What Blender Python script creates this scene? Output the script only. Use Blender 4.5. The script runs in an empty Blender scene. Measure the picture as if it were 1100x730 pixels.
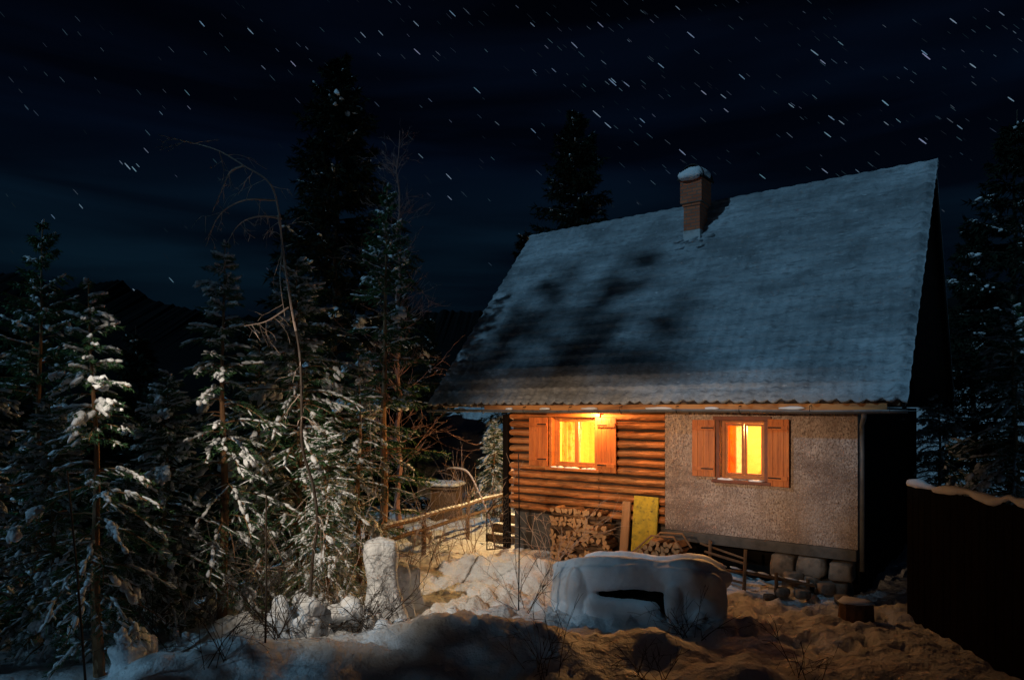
import bpy, bmesh, math, random
import numpy as np
from mathutils import Vector, Matrix, noise
R = math.radians
random.seed(7)
sc = bpy.context.scene
COL = sc.collection

# ------------------------------------------------------------------ camera
F = 740.0; YH = 441.0; EYE = 3.0
cam_d = bpy.data.cameras.new('camera'); cam = bpy.data.objects.new('camera', cam_d); COL.objects.link(cam)
cam.location = (0, 0, EYE); cam.rotation_euler = (R(90), 0, 0)
cam_d.sensor_fit = 'HORIZONTAL'; cam_d.sensor_width = 36; cam_d.lens = 36*F/1100
cam_d.shift_y = (YH-365)/1100
cam_d.clip_start = .1; cam_d.clip_end = 9000
sc.camera = cam
sc.view_settings.view_transform = 'Standard'; sc.view_settings.look = 'None'
sc.view_settings.exposure = 0; sc.view_settings.gamma = 1
sc.render.engine = 'CYCLES'
sc.cycles.use_denoising = True
sc.cycles.max_bounces = 5; sc.cycles.diffuse_bounces = 3; sc.cycles.transparent_max_bounces = 6
sc.cycles.sample_clamp_indirect = 4

# ------------------------------------------------------------------ moon and night sky
MOON_EL = R(34); MD = Vector((.85, .53, 0)).normalized()          # horizontal travel of the moonlight
ldir = Vector((MD.x*math.cos(MOON_EL), MD.y*math.cos(MOON_EL), -math.sin(MOON_EL)))
sd = bpy.data.lights.new('moon', 'SUN'); sd.energy = .72; sd.angle = R(1.6); sd.color = (.33, .69, 1.0)
so = bpy.data.objects.new('moon', sd); COL.objects.link(so)
so.rotation_euler = ldir.to_track_quat('-Z', 'Y').to_euler(); so.location = (-30, -20, 40)

w = bpy.data.worlds.new('World'); sc.world = w; w.use_nodes = True
nt = w.node_tree; nt.nodes.clear()
def N(nt, t, **kw):
    n = nt.nodes.new(t)
    for k, v in kw.items():
        if k == 'ins':
            for a, b in v.items(): n.inputs[a].default_value = b
        else: setattr(n, k, v)
    return n
L = lambda a, b: nt.links.new(a, b)
out = N(nt, 'ShaderNodeOutputWorld'); bg = N(nt, 'ShaderNodeBackground')
sky = N(nt, 'ShaderNodeTexSky'); sky.sky_type = 'NISHITA'; sky.sun_disc = False
sky.sun_elevation = MOON_EL; sky.sun_rotation = math.atan2(-MD.x, -MD.y)
tcw = N(nt, 'ShaderNodeTexCoord'); sep = N(nt, 'ShaderNodeSeparateXYZ'); L(tcw.outputs['Generated'], sep.inputs[0])
ramp = N(nt, 'ShaderNodeValToRGB'); L(sep.outputs['Z'], ramp.inputs[0])
ce = ramp.color_ramp.elements
ce[0].position = 0.0; ce[0].color = (.0012, .0046, .0092, 1)
ce[1].position = .55; ce[1].color = (.00025, .0004, .0014, 1)
e = ce.new(.16); e.color = (.0009, .0035, .0074, 1)
e = ce.new(.34); e.color = (.0004, .0013, .0042, 1)
mp = N(nt, 'ShaderNodeMapping'); mp.inputs['Scale'].default_value = (1.0, .7, 7.5); mp.inputs['Rotation'].default_value = (0, R(11), 0)
nz = N(nt, 'ShaderNodeTexNoise', ins={'Scale': 2.1, 'Detail': 4, 'Roughness': .45, 'Distortion': .5})
L(tcw.outputs['Generated'], mp.inputs[0]); L(mp.outputs[0], nz.inputs['Vector'])
r2 = N(nt, 'ShaderNodeValToRGB'); L(nz.outputs['Fac'], r2.inputs[0])
r2.color_ramp.elements[0].position = .42; r2.color_ramp.elements[0].color = (.55, .55, .58, 1)
r2.color_ramp.elements[1].position = .68; r2.color_ramp.elements[1].color = (2.3, 2.5, 2.2, 1)
mm = N(nt, 'ShaderNodeMix', data_type='RGBA', blend_type='MULTIPLY'); mm.inputs[0].default_value = 1
L(ramp.outputs[0], mm.inputs[6]); L(r2.outputs[0], mm.inputs[7])
ms = N(nt, 'ShaderNodeMix', data_type='RGBA', blend_type='MULTIPLY'); ms.inputs[0].default_value = 1; ms.inputs[7].default_value = (.0006, .0009, .0016, 1)
L(sky.outputs[0], ms.inputs[6])
ad = N(nt, 'ShaderNodeMix', data_type='RGBA', blend_type='ADD'); ad.inputs[0].default_value = .12
L(mm.outputs[2], ad.inputs[6]); L(ms.outputs[2], ad.inputs[7])
L(ad.outputs[2], bg.inputs['Color']); bg.inputs['Strength'].default_value = 1.0
L(bg.outputs[0], out.inputs[0])

def lamp(name, kind, loc, energy, color, size=.05, parent=None, **kw):
    d = bpy.data.lights.new(name, kind); d.energy = energy; d.color = color; d.shadow_soft_size = size
    for k, v in kw.items(): setattr(d, k, v)
    o = bpy.data.objects.new(name, d); COL.objects.link(o); o.location = loc
    if parent: o.parent = parent
    return o
WARM = (1, .60, .26)
# two floods added unseen beyond the left of the picture: a shuttered one washing the front wall, one on the snow by the steps
FL = Vector((-3.4, 1.0, 3.9)); FT = Vector((2.1, 13.0, 1.9))
fl = lamp('added_wall_flood', 'SPOT', FL, 5200, (1, .64, .38), .022, spot_size=R(44), spot_blend=1.0)
fl.rotation_euler = (FT-FL).to_track_quat('-Z', 'Y').to_euler()
FL2 = Vector((-5.6, 4.2, 5.6)); FT2 = Vector((-1.2, 11.0, .9))
fl2 = lamp('added_snow_flood', 'SPOT', FL2, 2150, (1, .84, .66), .05, spot_size=R(41), spot_blend=1.0)
fl2.rotation_euler = (FT2-FL2).to_track_quat('-Z', 'Y').to_euler()

# ------------------------------------------------------------------ helpers
def tag(o, label=None, cat=None, group=None, kind=None):
    if label: o['label'] = label
    if cat: o['category'] = cat
    if group: o['group'] = group
    if kind: o['kind'] = kind
    return o
def empty(name, label, cat, loc=(0, 0, 0), rz=0, group=None):
    o = bpy.data.objects.new(name, None); COL.objects.link(o); o.location = loc; o.rotation_euler = (0, 0, rz)
    o.empty_display_size = .2
    return tag(o, label, cat, group)
def link(name, me, mat=None, parent=None, smooth=False):
    o = bpy.data.objects.new(name, me); COL.objects.link(o)
    if mat and not me.materials: me.materials.append(mat)
    if parent: o.parent = parent
    if smooth: me.shade_smooth()
    return o
def pix(px, py, Y):
    return Vector(((px-550)/F*Y, Y, EYE-(py-YH)/F*Y))
def px_x(px, Y): return (px-550)/F*Y

class MB:
    """collects shapes into one mesh"""
    def __init__(s): s.v = []; s.f = []; s.n = 0
    def add(s, v, f):
        v = np.asarray(v, float)
        if len(set(len(q) for q in f)) > 1: s.f.append([[int(a)+s.n for a in q] for q in f])
        else: s.f.append(np.asarray(f, int)+s.n)
        s.v.append(v); s.n += len(v)
    def box(s, c, d, rot=None, jit=0):
        x, y, z = [k/2 for k in d]
        v = [(a*x, b*y, e*z) for a in (-1, 1) for b in (-1, 1) for e in (-1, 1)]
        v = np.array(v)
        if jit: v = v+np.random.RandomState(s.n).uniform(-jit, jit, v.shape)
        if rot is not None: v = v@np.array(rot.to_3x3()).T
        s.add(v+np.array(c), [(0, 1, 3, 2), (4, 6, 7, 5), (0, 4, 5, 1), (2, 3, 7, 6), (0, 2, 6, 4), (1, 5, 7, 3)])
    def bb(s, x0, x1, y0, y1, z0, z1): s.box(((x0+x1)/2, (y0+y1)/2, (z0+z1)/2), (abs(x1-x0), abs(y1-y0), abs(z1-z0)))
    def tube(s, pts, rad, n=6, cap=True, wob=0, seed=0):
        P = np.array([tuple(p) for p in pts], float); m = len(P)
        if np.isscalar(rad): rad = np.full(m, rad)
        rs = np.random.RandomState(seed)
        T = np.gradient(P, axis=0) if m > 1 else np.array([[0, 0, 1.]])
        T /= np.linalg.norm(T, axis=1)[:, None]+1e-9
        ref = np.array([0, 0, 1.]) if abs(T[0][2]) < .8 else np.array([1., 0, 0])
        A = np.cross(T, ref); A /= np.linalg.norm(A, axis=1)[:, None]+1e-9; B = np.cross(T, A)
        ang = np.arange(n)*2*math.pi/n
        r = np.asarray(rad)[:, None]*(1+wob*rs.uniform(-1, 1, (m, n)))
        V = P[:, None]+r[..., None]*(np.cos(ang)[None, :, None]*A[:, None]+np.sin(ang)[None, :, None]*B[:, None])
        F_ = []
        for i in range(m-1):
            for j in range(n):
                k = (j+1) % n
                F_.append((i*n+j, i*n+k, (i+1)*n+k, (i+1)*n+j))
        s.add(V.reshape(-1, 3), F_)
        if cap:
            b = s.n-m*n
            s.f.append([list(range(b, b+n))[::-1]]); s.f.append([list(range(b+(m-1)*n, b+m*n))])
    def lists(s):
        V = np.concatenate(s.v); Fs = []
        for f in s.f: Fs.extend(f.tolist() if hasattr(f, 'tolist') else f)
        return V, Fs
    def mesh(s, name):
        V, Fs = s.lists(); me = bpy.data.meshes.new(name); me.from_pydata(V.tolist(), [], Fs); me.update(); return me
    def build(s, name, mat, parent=None, smooth=False, bevel=0):
        o = link(name, s.mesh(name), mat, parent, smooth)
        if bevel:
            b = o.modifiers.new('bevel', 'BEVEL'); b.width = bevel; b.segments = 2; b.limit_method = 'ANGLE'
        return o
def ico(sub):
    bm = bmesh.new(); bmesh.ops.create_icosphere(bm, subdivisions=sub, radius=1)
    v = np.array([x.co[:] for x in bm.verts]); f = np.array([[a.index for a in p.verts] for p in bm.faces]); bm.free(); return v, f
ICO1 = ico(1); ICO2 = ico(2); ICO3 = ico(3)
def frame_from(t):
    t = t/(np.linalg.norm(t)+1e-9); up = np.array([0, 0, 1.])
    s_ = np.cross(up, t); s_ /= np.linalg.norm(s_)+1e-9; u_ = np.cross(t, s_)
    return np.stack([t, s_, u_], 1)
def lump(mb, c, ax, dims, rs, base=ICO2, amp=.18):
    v, f = base
    ph = rs.uniform(0, 6, 3)
    k = 1+amp*np.sin(v[:, 0]*3+ph[0])*np.cos(v[:, 1]*2.6+ph[1])+amp*.6*np.sin(v[:, 2]*4+v[:, 0]*4.5+ph[2])
    q = v*k[:, None]
    q[:, 2] = np.where(q[:, 2] < 0, q[:, 2]*.55, q[:, 2])
    q = q*np.array(dims)
    mb.add(q@frame_from(ax).T+c, f)

# ------------------------------------------------------------------ materials
def mat(name, col, rough=.8, bump=None, var=None, metal=0, spec=.3, sss=0, coord='Object', stretch=(1, 1, 1)):
    """bump: list of (scale, strength, distance, kind); var: list of (scale, colour2, lo, hi, stretch)"""
    m = bpy.data.materials.new(name); m.use_nodes = True; t = m.node_tree
    b = t.nodes['Principled BSDF']; b.inputs['Roughness'].default_value = rough; b.inputs['Metallic'].default_value = metal
    b.inputs['Specular IOR Level'].default_value = spec
    if sss: b.inputs['Subsurface Weight'].default_value = sss; b.inputs['Subsurface Radius'].default_value = (.03, .035, .04); b.inputs['Subsurface Scale'].default_value = 1
    tc = t.nodes.new('ShaderNodeTexCoord')
    def mapped(st):
        q = t.nodes.new('ShaderNodeMapping'); q.inputs['Scale'].default_value = st
        t.links.new(tc.outputs[coord], q.inputs[0]); return q.outputs[0]
    base = mapped(stretch)
    c = None
    rgb = t.nodes.new('ShaderNodeRGB'); rgb.outputs[0].default_value = (*col, 1); c = rgb.outputs[0]
    for v in (var or []):
        scl, c2, lo, hi = v[:4]; st = mapped(v[4]) if len(v) > 4 else base
        n_ = t.nodes.new('ShaderNodeTexNoise'); n_.inputs['Scale'].default_value = scl; n_.inputs['Detail'].default_value = 5; n_.inputs['Roughness'].default_value = .62
        t.links.new(st, n_.inputs['Vector'])
        mr = t.nodes.new('ShaderNodeMapRange'); mr.inputs[1].default_value = lo; mr.inputs[2].default_value = hi
        t.links.new(n_.outputs['Fac'], mr.inputs[0])
        mx = t.nodes.new('ShaderNodeMix'); mx.data_type = 'RGBA'; mx.inputs[7].default_value = (*c2, 1)
        t.links.new(mr.outputs[0], mx.inputs[0]); t.links.new(c, mx.inputs[6]); c = mx.outputs[2]
    t.links.new(c, b.inputs['Base Color'])
    prev = None
    for (scl, stg, dist, kind) in (bump or []):
        if kind == 'voronoi':
            n_ = t.nodes.new('ShaderNodeTexVoronoi'); n_.inputs['Scale'].default_value = scl; o_ = n_.outputs['Distance']
        else:
            n_ = t.nodes.new('ShaderNodeTexNoise'); n_.inputs['Scale'].default_value = scl; n_.inputs['Detail'].default_value = 6; o_ = n_.outputs['Fac']
        t.links.new(base, n_.inputs['Vector'])
        bp = t.nodes.new('ShaderNodeBump'); bp.inputs['Strength'].default_value = stg; bp.inputs['Distance'].default_value = dist
        t.links.new(o_, bp.inputs['Height'])
        if prev: t.links.new(prev, bp.inputs['Normal'])
        prev = bp.outputs[0]
    if prev: t.links.new(prev, b.inputs['Normal'])
    return m
M = {}
M['snow'] = mat('snow', (.80, .83, .86), .75, [(5, .7, .10, 'n'), (16, .7, .04, 'n'), (70, .5, .012, 'n')], [(6, (.62, .65, .69), .45, .7)], sss=.0)
M['snow_ground'] = mat('ground_snow', (.78, .81, .84), .8, [(2.2, .7, .16, 'n'), (9, .75, .06, 'n'), (38, .6, .02, 'n')], [(1.6, (.60, .60, .60), .5, .75), (22, (.40, .37, .33), .66, .78)])
M['snow_soft'] = mat('smooth_snow', (.80, .83, .86), .7, [(5, .35, .04, 'n'), (45, .5, .012, 'n')], [(3, (.68, .71, .75), .45, .7)])
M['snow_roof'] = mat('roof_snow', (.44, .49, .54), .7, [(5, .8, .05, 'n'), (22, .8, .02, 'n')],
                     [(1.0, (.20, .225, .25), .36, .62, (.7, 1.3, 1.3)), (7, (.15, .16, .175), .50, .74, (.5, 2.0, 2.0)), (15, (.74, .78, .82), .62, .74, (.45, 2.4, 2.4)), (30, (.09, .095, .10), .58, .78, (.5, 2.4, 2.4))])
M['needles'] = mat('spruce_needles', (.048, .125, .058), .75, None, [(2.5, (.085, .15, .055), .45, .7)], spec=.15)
M['needles_shaded'] = mat('shaded_needles', (.010, .019, .013), .85, None, [(1.2, (.016, .027, .016), .45, .7)], spec=.1)  # darkened copy of the needles for trees out of the light
M['bark'] = mat('bark', (.34, .18, .09), .9, [(18, .8, .02, 'n')], [(9, (.16, .095, .06), .45, .65)], stretch=(1, 1, .3))
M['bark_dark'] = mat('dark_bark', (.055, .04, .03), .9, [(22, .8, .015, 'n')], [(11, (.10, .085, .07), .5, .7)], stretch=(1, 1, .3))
M['bark_pale'] = mat('pale_twigs', (.42, .31, .25), .85, [(30, .4, .004, 'n')], [(8, (.55, .45, .38), .5, .7)])
M['log'] = mat('hewn_log', (.50, .185, .055), .62, [(7, .9, .03, 'n'), (40, .6, .008, 'n')],
               [(3, (.40, .19, .07), .45, .65), (9, (.13, .055, .025), .48, .72), (30, (.07, .035, .02), .60, .75)], stretch=(.35, 1.6, 1.6), spec=.35)
M['gap'] = mat('log_chinking', (.03, .02, .014), .95, [(20, .5, .01, 'n')])
M['shutter'] = mat('varnished_shutter', (.52, .16, .036), .5, [(12, .5, .008, 'n')], [(5, (.33, .09, .022), .42, .68), (26, (.14, .05, .02), .58, .72)], stretch=(2.6, 2.6, .25), spec=.4)
M['frame'] = mat('window_frame_wood', (.42, .15, .04), .45, [(14, .3, .004, 'n')], [(6, (.30, .10, .03), .45, .7)], spec=.4)
M['frame_dark'] = mat('red_brown_trim', (.16, .045, .02), .5, [(14, .3, .004, 'n')], [(6, (.09, .03, .02), .45, .7)], spec=.4)
M['stucco'] = mat('roughcast_plaster', (.52, .43, .375), .95, [(26, 1.0, .05, 'n'), (60, 1.0, .03, 'n'), (130, .8, .01, 'n')],
                  [(42, (.12, .085, .07), .46, .62), (1.1, (.34, .265, .22), .42, .66), (2.2, (.25, .185, .15), .46, .70, (1.6, 1, .35)), (.8, (.22, .165, .14), .52, .66, (1, 1, 2.2)), (75, (.62, .51, .44), .55, .68)], stretch=(1, 1, .6))
M['concrete'] = mat('old_concrete', (.10, .092, .082), .95, [(9, .7, .02, 'n'), (60, .5, .006, 'n')], [(5, (.06, .055, .05), .45, .7)])
M['stone'] = mat('fieldstone', (.24, .20, .16), .9, [(5, .8, .04, 'n'), (30, .6, .01, 'n')], [(7, (.13, .11, .09), .45, .65)])
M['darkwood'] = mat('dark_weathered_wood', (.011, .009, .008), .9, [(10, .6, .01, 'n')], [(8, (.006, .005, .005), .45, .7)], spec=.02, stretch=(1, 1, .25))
M['oldwood'] = mat('weathered_wood', (.17, .105, .06), .85, [(16, .7, .01, 'n')], [(6, (.09, .06, .04), .45, .7), (28, (.06, .04, .03), .6, .75)], stretch=(.4, .4, 1.8))
M['board'] = mat('bare_brown_board', (.36, .20, .10), .75, [(18, .5, .006, 'n')], [(7, (.24, .13, .06), .45, .7)], stretch=(2, 2, .2))
M['yellow'] = mat('mossy_yellow_paint', (.50, .36, .03), .7, [(14, .6, .008, 'n')], [(5, (.30, .24, .03), .44, .62), (16, (.10, .09, .03), .56, .70), (45, (.20, .15, .05), .6, .75)])
M['fw_bark'] = mat('firewood_bark', (.15, .085, .045), .9, [(20, .9, .012, 'n')], [(7, (.07, .04, .025), .45, .65)])
M['fw_cut'] = mat('firewood_cut_wood', (.50, .29, .14), .8, [(26, .7, .008, 'n')], [(9, (.30, .16, .075), .45, .66), (40, (.20, .10, .05), .6, .75)])
M['tile'] = mat('dark_roof_tile', (.06, .05, .047), .8, [(10, .5, .01, 'n')], [(6, (.10, .07, .06), .5, .7)])
M['fascia'] = mat('orange_fascia_board', (.55, .26, .09), .7, [(12, .5, .006, 'n')], [(4, (.24, .10, .04), .45, .65)], stretch=(.3, 2, 2))
M['zinc'] = mat('zinc_gutter', (.17, .18, .19), .55, [(9, .2, .004, 'n')], [(6, (.10, .10, .11), .45, .7)], metal=.5)
M['flash'] = mat('pale_chimney_flashing', (.50, .53, .55), .7, [(14, .5, .01, 'n')], [(8, (.30, .32, .33), .45, .65)])
M['iron'] = mat('black_iron', (.02, .02, .022), .6, [(30, .3, .002, 'n')], [(12, (.05, .035, .025), .5, .7)], metal=.6)
M['wire'] = mat('galvanised_wire', (.06, .055, .05), .6, [(30, .2, .001, 'n')], [(9, (.10, .08, .06), .5, .7)], metal=.4)
M['room'] = mat('yellow_room_wall', (.85, .58, .17), .8, [(6, .3, .01, 'n')], [(3, (.74, .44, .10), .45, .7)], stretch=(4, 4, .3))
M['room_pale'] = mat('pale_room_wall', (.86, .62, .30), .8, [(6, .2, .006, 'n')], [(3, (.78, .52, .22), .45, .7)])
M['curtain'] = mat('printed_curtain', (.95, .84, .45), .85, [(30, .3, .004, 'n')], [(9, (.80, .66, .16), .50, .62), (22, (.55, .40, .08), .60, .68)])
M['curtain_orange'] = mat('orange_curtain', (.75, .33, .06), .85, [(30, .3, .004, 'n')], [(7, (.60, .22, .04), .5, .65)])
M['drape_white'] = mat('white_net_curtain', (.85, .80, .68), .85, [(30, .3, .004, 'n')], [(12, (.70, .62, .45), .5, .65)])
M['mountain'] = mat('wooded_mountain', (.008, .009, .010), 1, None, [(.02, (.014, .015, .016), .5, .7)], spec=0)

for k_ in ('curtain', 'curtain_orange', 'drape_white'):
    m = M[k_]; t = m.node_tree; b = t.nodes['Principled BSDF']; o_ = t.nodes['Material Output']; tl_ = t.nodes.new('ShaderNodeBsdfTranslucent'); mx = t.nodes.new('ShaderNodeMixShader'); mx.inputs[0].default_value = .6
    t.links.new(b.inputs['Base Color'].links[0].from_socket, tl_.inputs[0]); t.links.new(b.outputs[0], mx.inputs[1]); t.links.new(tl_.outputs[0], mx.inputs[2]); t.links.new(mx.outputs[0], o_.inputs[0])
# brick
m = bpy.data.materials.new('chimney_brick'); m.use_nodes = True; t = m.node_tree; b = t.nodes['Principled BSDF']; b.inputs['Roughness'].default_value = .9
tc = t.nodes.new('ShaderNodeTexCoord'); bk = t.nodes.new('ShaderNodeTexBrick'); sx = t.nodes.new('ShaderNodeSeparateXYZ'); cb = t.nodes.new('ShaderNodeCombineXYZ'); ma = t.nodes.new('ShaderNodeMath')
t.links.new(tc.outputs['Object'], sx.inputs[0]); t.links.new(sx.outputs[0], ma.inputs[0]); t.links.new(sx.outputs[1], ma.inputs[1])
t.links.new(ma.outputs[0], cb.inputs[0]); t.links.new(sx.outputs[2], cb.inputs[1]); t.links.new(cb.outputs[0], bk.inputs['Vector'])
bk.inputs['Scale'].default_value = 1; bk.inputs['Brick Width'].default_value = .22; bk.inputs['Row Height'].default_value = .075; bk.inputs['Mortar Size'].default_value = .009
bk.inputs['Color1'].default_value = (.60, .17, .075, 1); bk.inputs['Color2'].default_value = (.44, .11, .05, 1); bk.inputs['Mortar'].default_value = (.20, .16, .13, 1)
t.links.new(bk.outputs['Color'], b.inputs['Base Color'])
bp = t.nodes.new('ShaderNodeBump'); bp.inputs['Distance'].default_value = .01; bp.invert = True; t.links.new(bk.outputs['Fac'], bp.inputs['Height']); t.links.new(bp.outputs[0], b.inputs['Normal'])
M['brick'] = m
# glass pane: mostly clear with a little reflection
m = bpy.data.materials.new('window_glass'); m.use_nodes = True; t = m.node_tree; t.nodes.clear()
o_ = t.nodes.new('ShaderNodeOutputMaterial'); mx = t.nodes.new('ShaderNodeMixShader'); tr = t.nodes.new('ShaderNodeBsdfTransparent'); gl = t.nodes.new('ShaderNodeBsdfGlossy')
tr.inputs[0].default_value = (.93, .95, .94, 1); gl.inputs['Roughness'].default_value = .03; mx.inputs[0].default_value = .05
t.links.new(tr.outputs[0], mx.inputs[1]); t.links.new(gl.outputs[0], mx.inputs[2]); t.links.new(mx.outputs[0], o_.inputs[0]); M['glass'] = m
def emis(name, col, s, sample=True):
    m = bpy.data.materials.new(name); m.use_nodes = True; t = m.node_tree; t.nodes.clear()
    o_ = t.nodes.new('ShaderNodeOutputMaterial'); e_ = t.nodes.new('ShaderNodeEmission'); e_.inputs[0].default_value = (*col, 1); e_.inputs[1].default_value = s
    t.links.new(e_.outputs[0], o_.inputs[0])
    if not sample: m.cycles.emission_sampling = 'NONE'
    return m
M['bulb'] = emis('lit_bulb', (1, .70, .36), 30, False)

# ------------------------------------------------------------------ ground
HA = .646                                  # the house is turned this much
U = Vector((math.cos(HA), -math.sin(HA), 0)); V_ = Vector((math.sin(HA), math.cos(HA), 0))
HO = Vector((-1.87, 15.7, 0))             # left end of the eave
def hp(x, y, z=0): p = HO+U*x+V_*y; return Vector((p.x, p.y, z))
def ss(a, b, x):
    t_ = min(1, max(0, (x-a)/(b-a))); return t_*t_*(3-2*t_)
MOUNDS = [  # x, y, height, rx, ry
    (-.45, 8.45, .36, 1.05, .50), (-1.3, 8.7, .24, .7, .5), (.35, 8.3, .16, .6, .4), (-.1, 9.0, .12, .5, .3), (-.9, 7.9, .12, .6, .3),
    (.30, 11.9, .40, .75, .50), (-.7, 12.3, .30, .9, .6), (-1.9, 11.6, .18, .7, .7), (-.35, 11.0, .14, .35, .3),
    (1.75, 8.55, .30, .55, .36), (2.5, 7.6, .20, .5, .4), (-2.5, 8.2, .30, .7, .5), (-3.3, 7.9, .34, .4, .35), (-2.9, 7.7, .22, .35, .3), (-1.9, 7.9, .18, .4, .3),
    (-1.2, 10.4, .16, .9, .3), (-.2, 9.9, .13, .6, .25), (-3.6, 8.9, .35, .6, .4), (-3.95, 7.6, .22, .4, .3), (.9, 9.1, .12, .4, .22),
]
PRINTS = [(-.9+.13*k+(.12 if k % 2 else -.12)+.35*math.sin(k*.5), 12.9-.33*k) for k in range(13)]+[(2.6+.28*k, 9.6-.12*k+(.13 if k % 2 else -.13)) for k in range(9)]
def gz(x, y):
    z = 0.0
    z += ss(17, 60, y)*5.5*ss(-9, -3, x)
    z -= ss(-3.6, -14, x)*ss(7, 16, y)*7.0
    z += ss(5.8, 2.0, y)*1.25
    for mx_, my, h, rx, ry in MOUNDS:
        d = ((x-mx_)/rx)**2+((y-my)/ry)**2
        if d < 6: z += h*math.exp(-d)
    for fx, fy in PRINTS:
        d = ((x-fx)/.11)**2+((y-fy)/.15)**2
        if d < 5: z += -.13*math.exp(-d)+.05*math.exp(-(d-2.2)**2)
    if -40 < x < 40 and y < 60:
        p = Vector((x, y, 0))
        q = 1.0 if (x-(-.5))**2+(y-10)**2 < 200 else .6
        rdg = 1-abs(noise.noise(p*1.7+Vector((3, 1, 8))))*2.2
        z += .07*max(0, rdg)**2*ss(14, 12, y)*q*ss(8.4, 9.8, y)
        z += .11*q*noise.noise(p*.9)+.06*q*noise.noise(p*2.7+Vector((7, 3, 1)))
        rough = (.045+.030*ss(1.0, 2.4, x)*ss(12, 10, y))*(.55+.45*ss(8.4, 9.6, y))+.045*ss(-3, -1.5, x)*ss(1.4, .6, x)*ss(12.6, 11.5, y)
        z += rough*noise.noise(p*6.5)+rough*.7*noise.noise(p*14+Vector((2, 9, 4)))
        # clods of trodden snow
        rt = ss(1.0, 2.2, x); c = noise.noise(p*(4.2+3*rt)+Vector((5, 5, 5)))
        if c > .34: z += (c-.34)*(.42-.26*rt)*ss(-5, -3, x)*ss(14, 12, y)*(.25+.75*ss(8.6, 9.8, y))
    return z
def axis(lo, hi, step, far, n=16):
    a = np.arange(lo, hi+1e-6, step); g = np.geomspace(1, far, n)
    return np.concatenate([(lo-g)[::-1], a, hi+g])
xs = axis(-9, 9, .075, 2500); ys = axis(4.2, 19, .075, 2500)
gv = [(x, y, gz(x, y)) for y in ys for x in xs]
nx = len(xs); gf = [(j*nx+i, j*nx+i+1, (j+1)*nx+i+1, (j+1)*nx+i) for j in range(len(ys)-1) for i in range(nx-1)]
me = bpy.data.meshes.new('ground'); me.from_pydata(gv, [], gf)
g = link('ground', me, M['snow_ground'], smooth=True); tag(g, kind='structure')

# far mountains: a closed ridge with depth, its skyline ragged with forest
def mountain(name, ctrl, Y, dep, seed):
    rs = np.random.RandomState(seed); xs_ = np.arange(-900, 1900, 3.0); base_ = np.interp(xs_, [c[0] for c in ctrl], [c[1] for c in ctrl])
    cx = [c[0] for c in ctrl]; cy = [c[1] for c in ctrl]
    top = np.interp(xs_, cx, cy)+np.array([2.5*noise.noise(Vector((x*.02, seed, 0)))+3*noise.noise(Vector((x*.11, seed, 4))) for x in xs_])+rs.uniform(-1.6, 1.6, len(xs_))
    X = (xs_-550)/F*Y; Z = EYE+(YH-top)/F*Y
    vs = []; n = len(xs_); fr = [(-.9, -.25), (-.6, .25), (-.3, .62), (0, 1), (.5, .4), (1, -.2)]
    for d_, k in fr:
        for i in range(n): vs.append((X[i], Y+d_*dep, (Z[i] if k == 1 else EYE+(YH-base_[i])/F*Y)*k-12*(1-k)+(0 if k == 1 else 4*noise.noise(Vector((X[i]*.03, d_*9, seed))))))
    fs = [(r_*n+i, r_*n+i+1, (r_+1)*n+i+1, (r_+1)*n+i) for r_ in range(len(fr)-1) for i in range(n-1)]
    me = bpy.data.meshes.new(name); me.from_pydata(vs, [], fs); return tag(link(name, me, M['mountain']), kind='structure')
mountain('hills', [(-900, 250), (-60, 300), (20, 292), (70, 312), (125, 300), (165, 322), (230, 338), (330, 345), (480, 333), (560, 338), (800, 345), (1100, 310), (1900, 280)], 420, 220, 3)

vf = MB(); rs = np.random.RandomState(77); YY = np.concatenate([np.arange(21, 60, 1.0), np.geomspace(61, 330, 40)]); NX = 260; vv = []
for jy, y in enumerate(YY):
    for ix in range(NX):
        x = -.135*y-(ix/NX)**1.3*(60+y*2.2); zb_ = gz(x, y) if y < 60 else gz(max(x, -39), 59.9)*1.0
        edge_ = min(1, ix/3, jy/2); vv.append((x, y, zb_-1+edge_*(2.6+y*.012+rs.uniform(0, 2.4)+1.5*noise.noise(Vector((x*.2, y*.2, 0))))))
vf.add(vv, [(j*NX+i, j*NX+i+1, (j+1)*NX+i+1, (j+1)*NX+i) for j in range(len(YY)-1) for i in range(NX-1)])
tag(vf.build('valley_dark_wood', M['mountain']), 'black conifer wood sheet added to darken the valley behind the left spruces', 'forest', kind='stuff')  # dark sheet added to black out the moonlit snow of the valley
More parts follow.
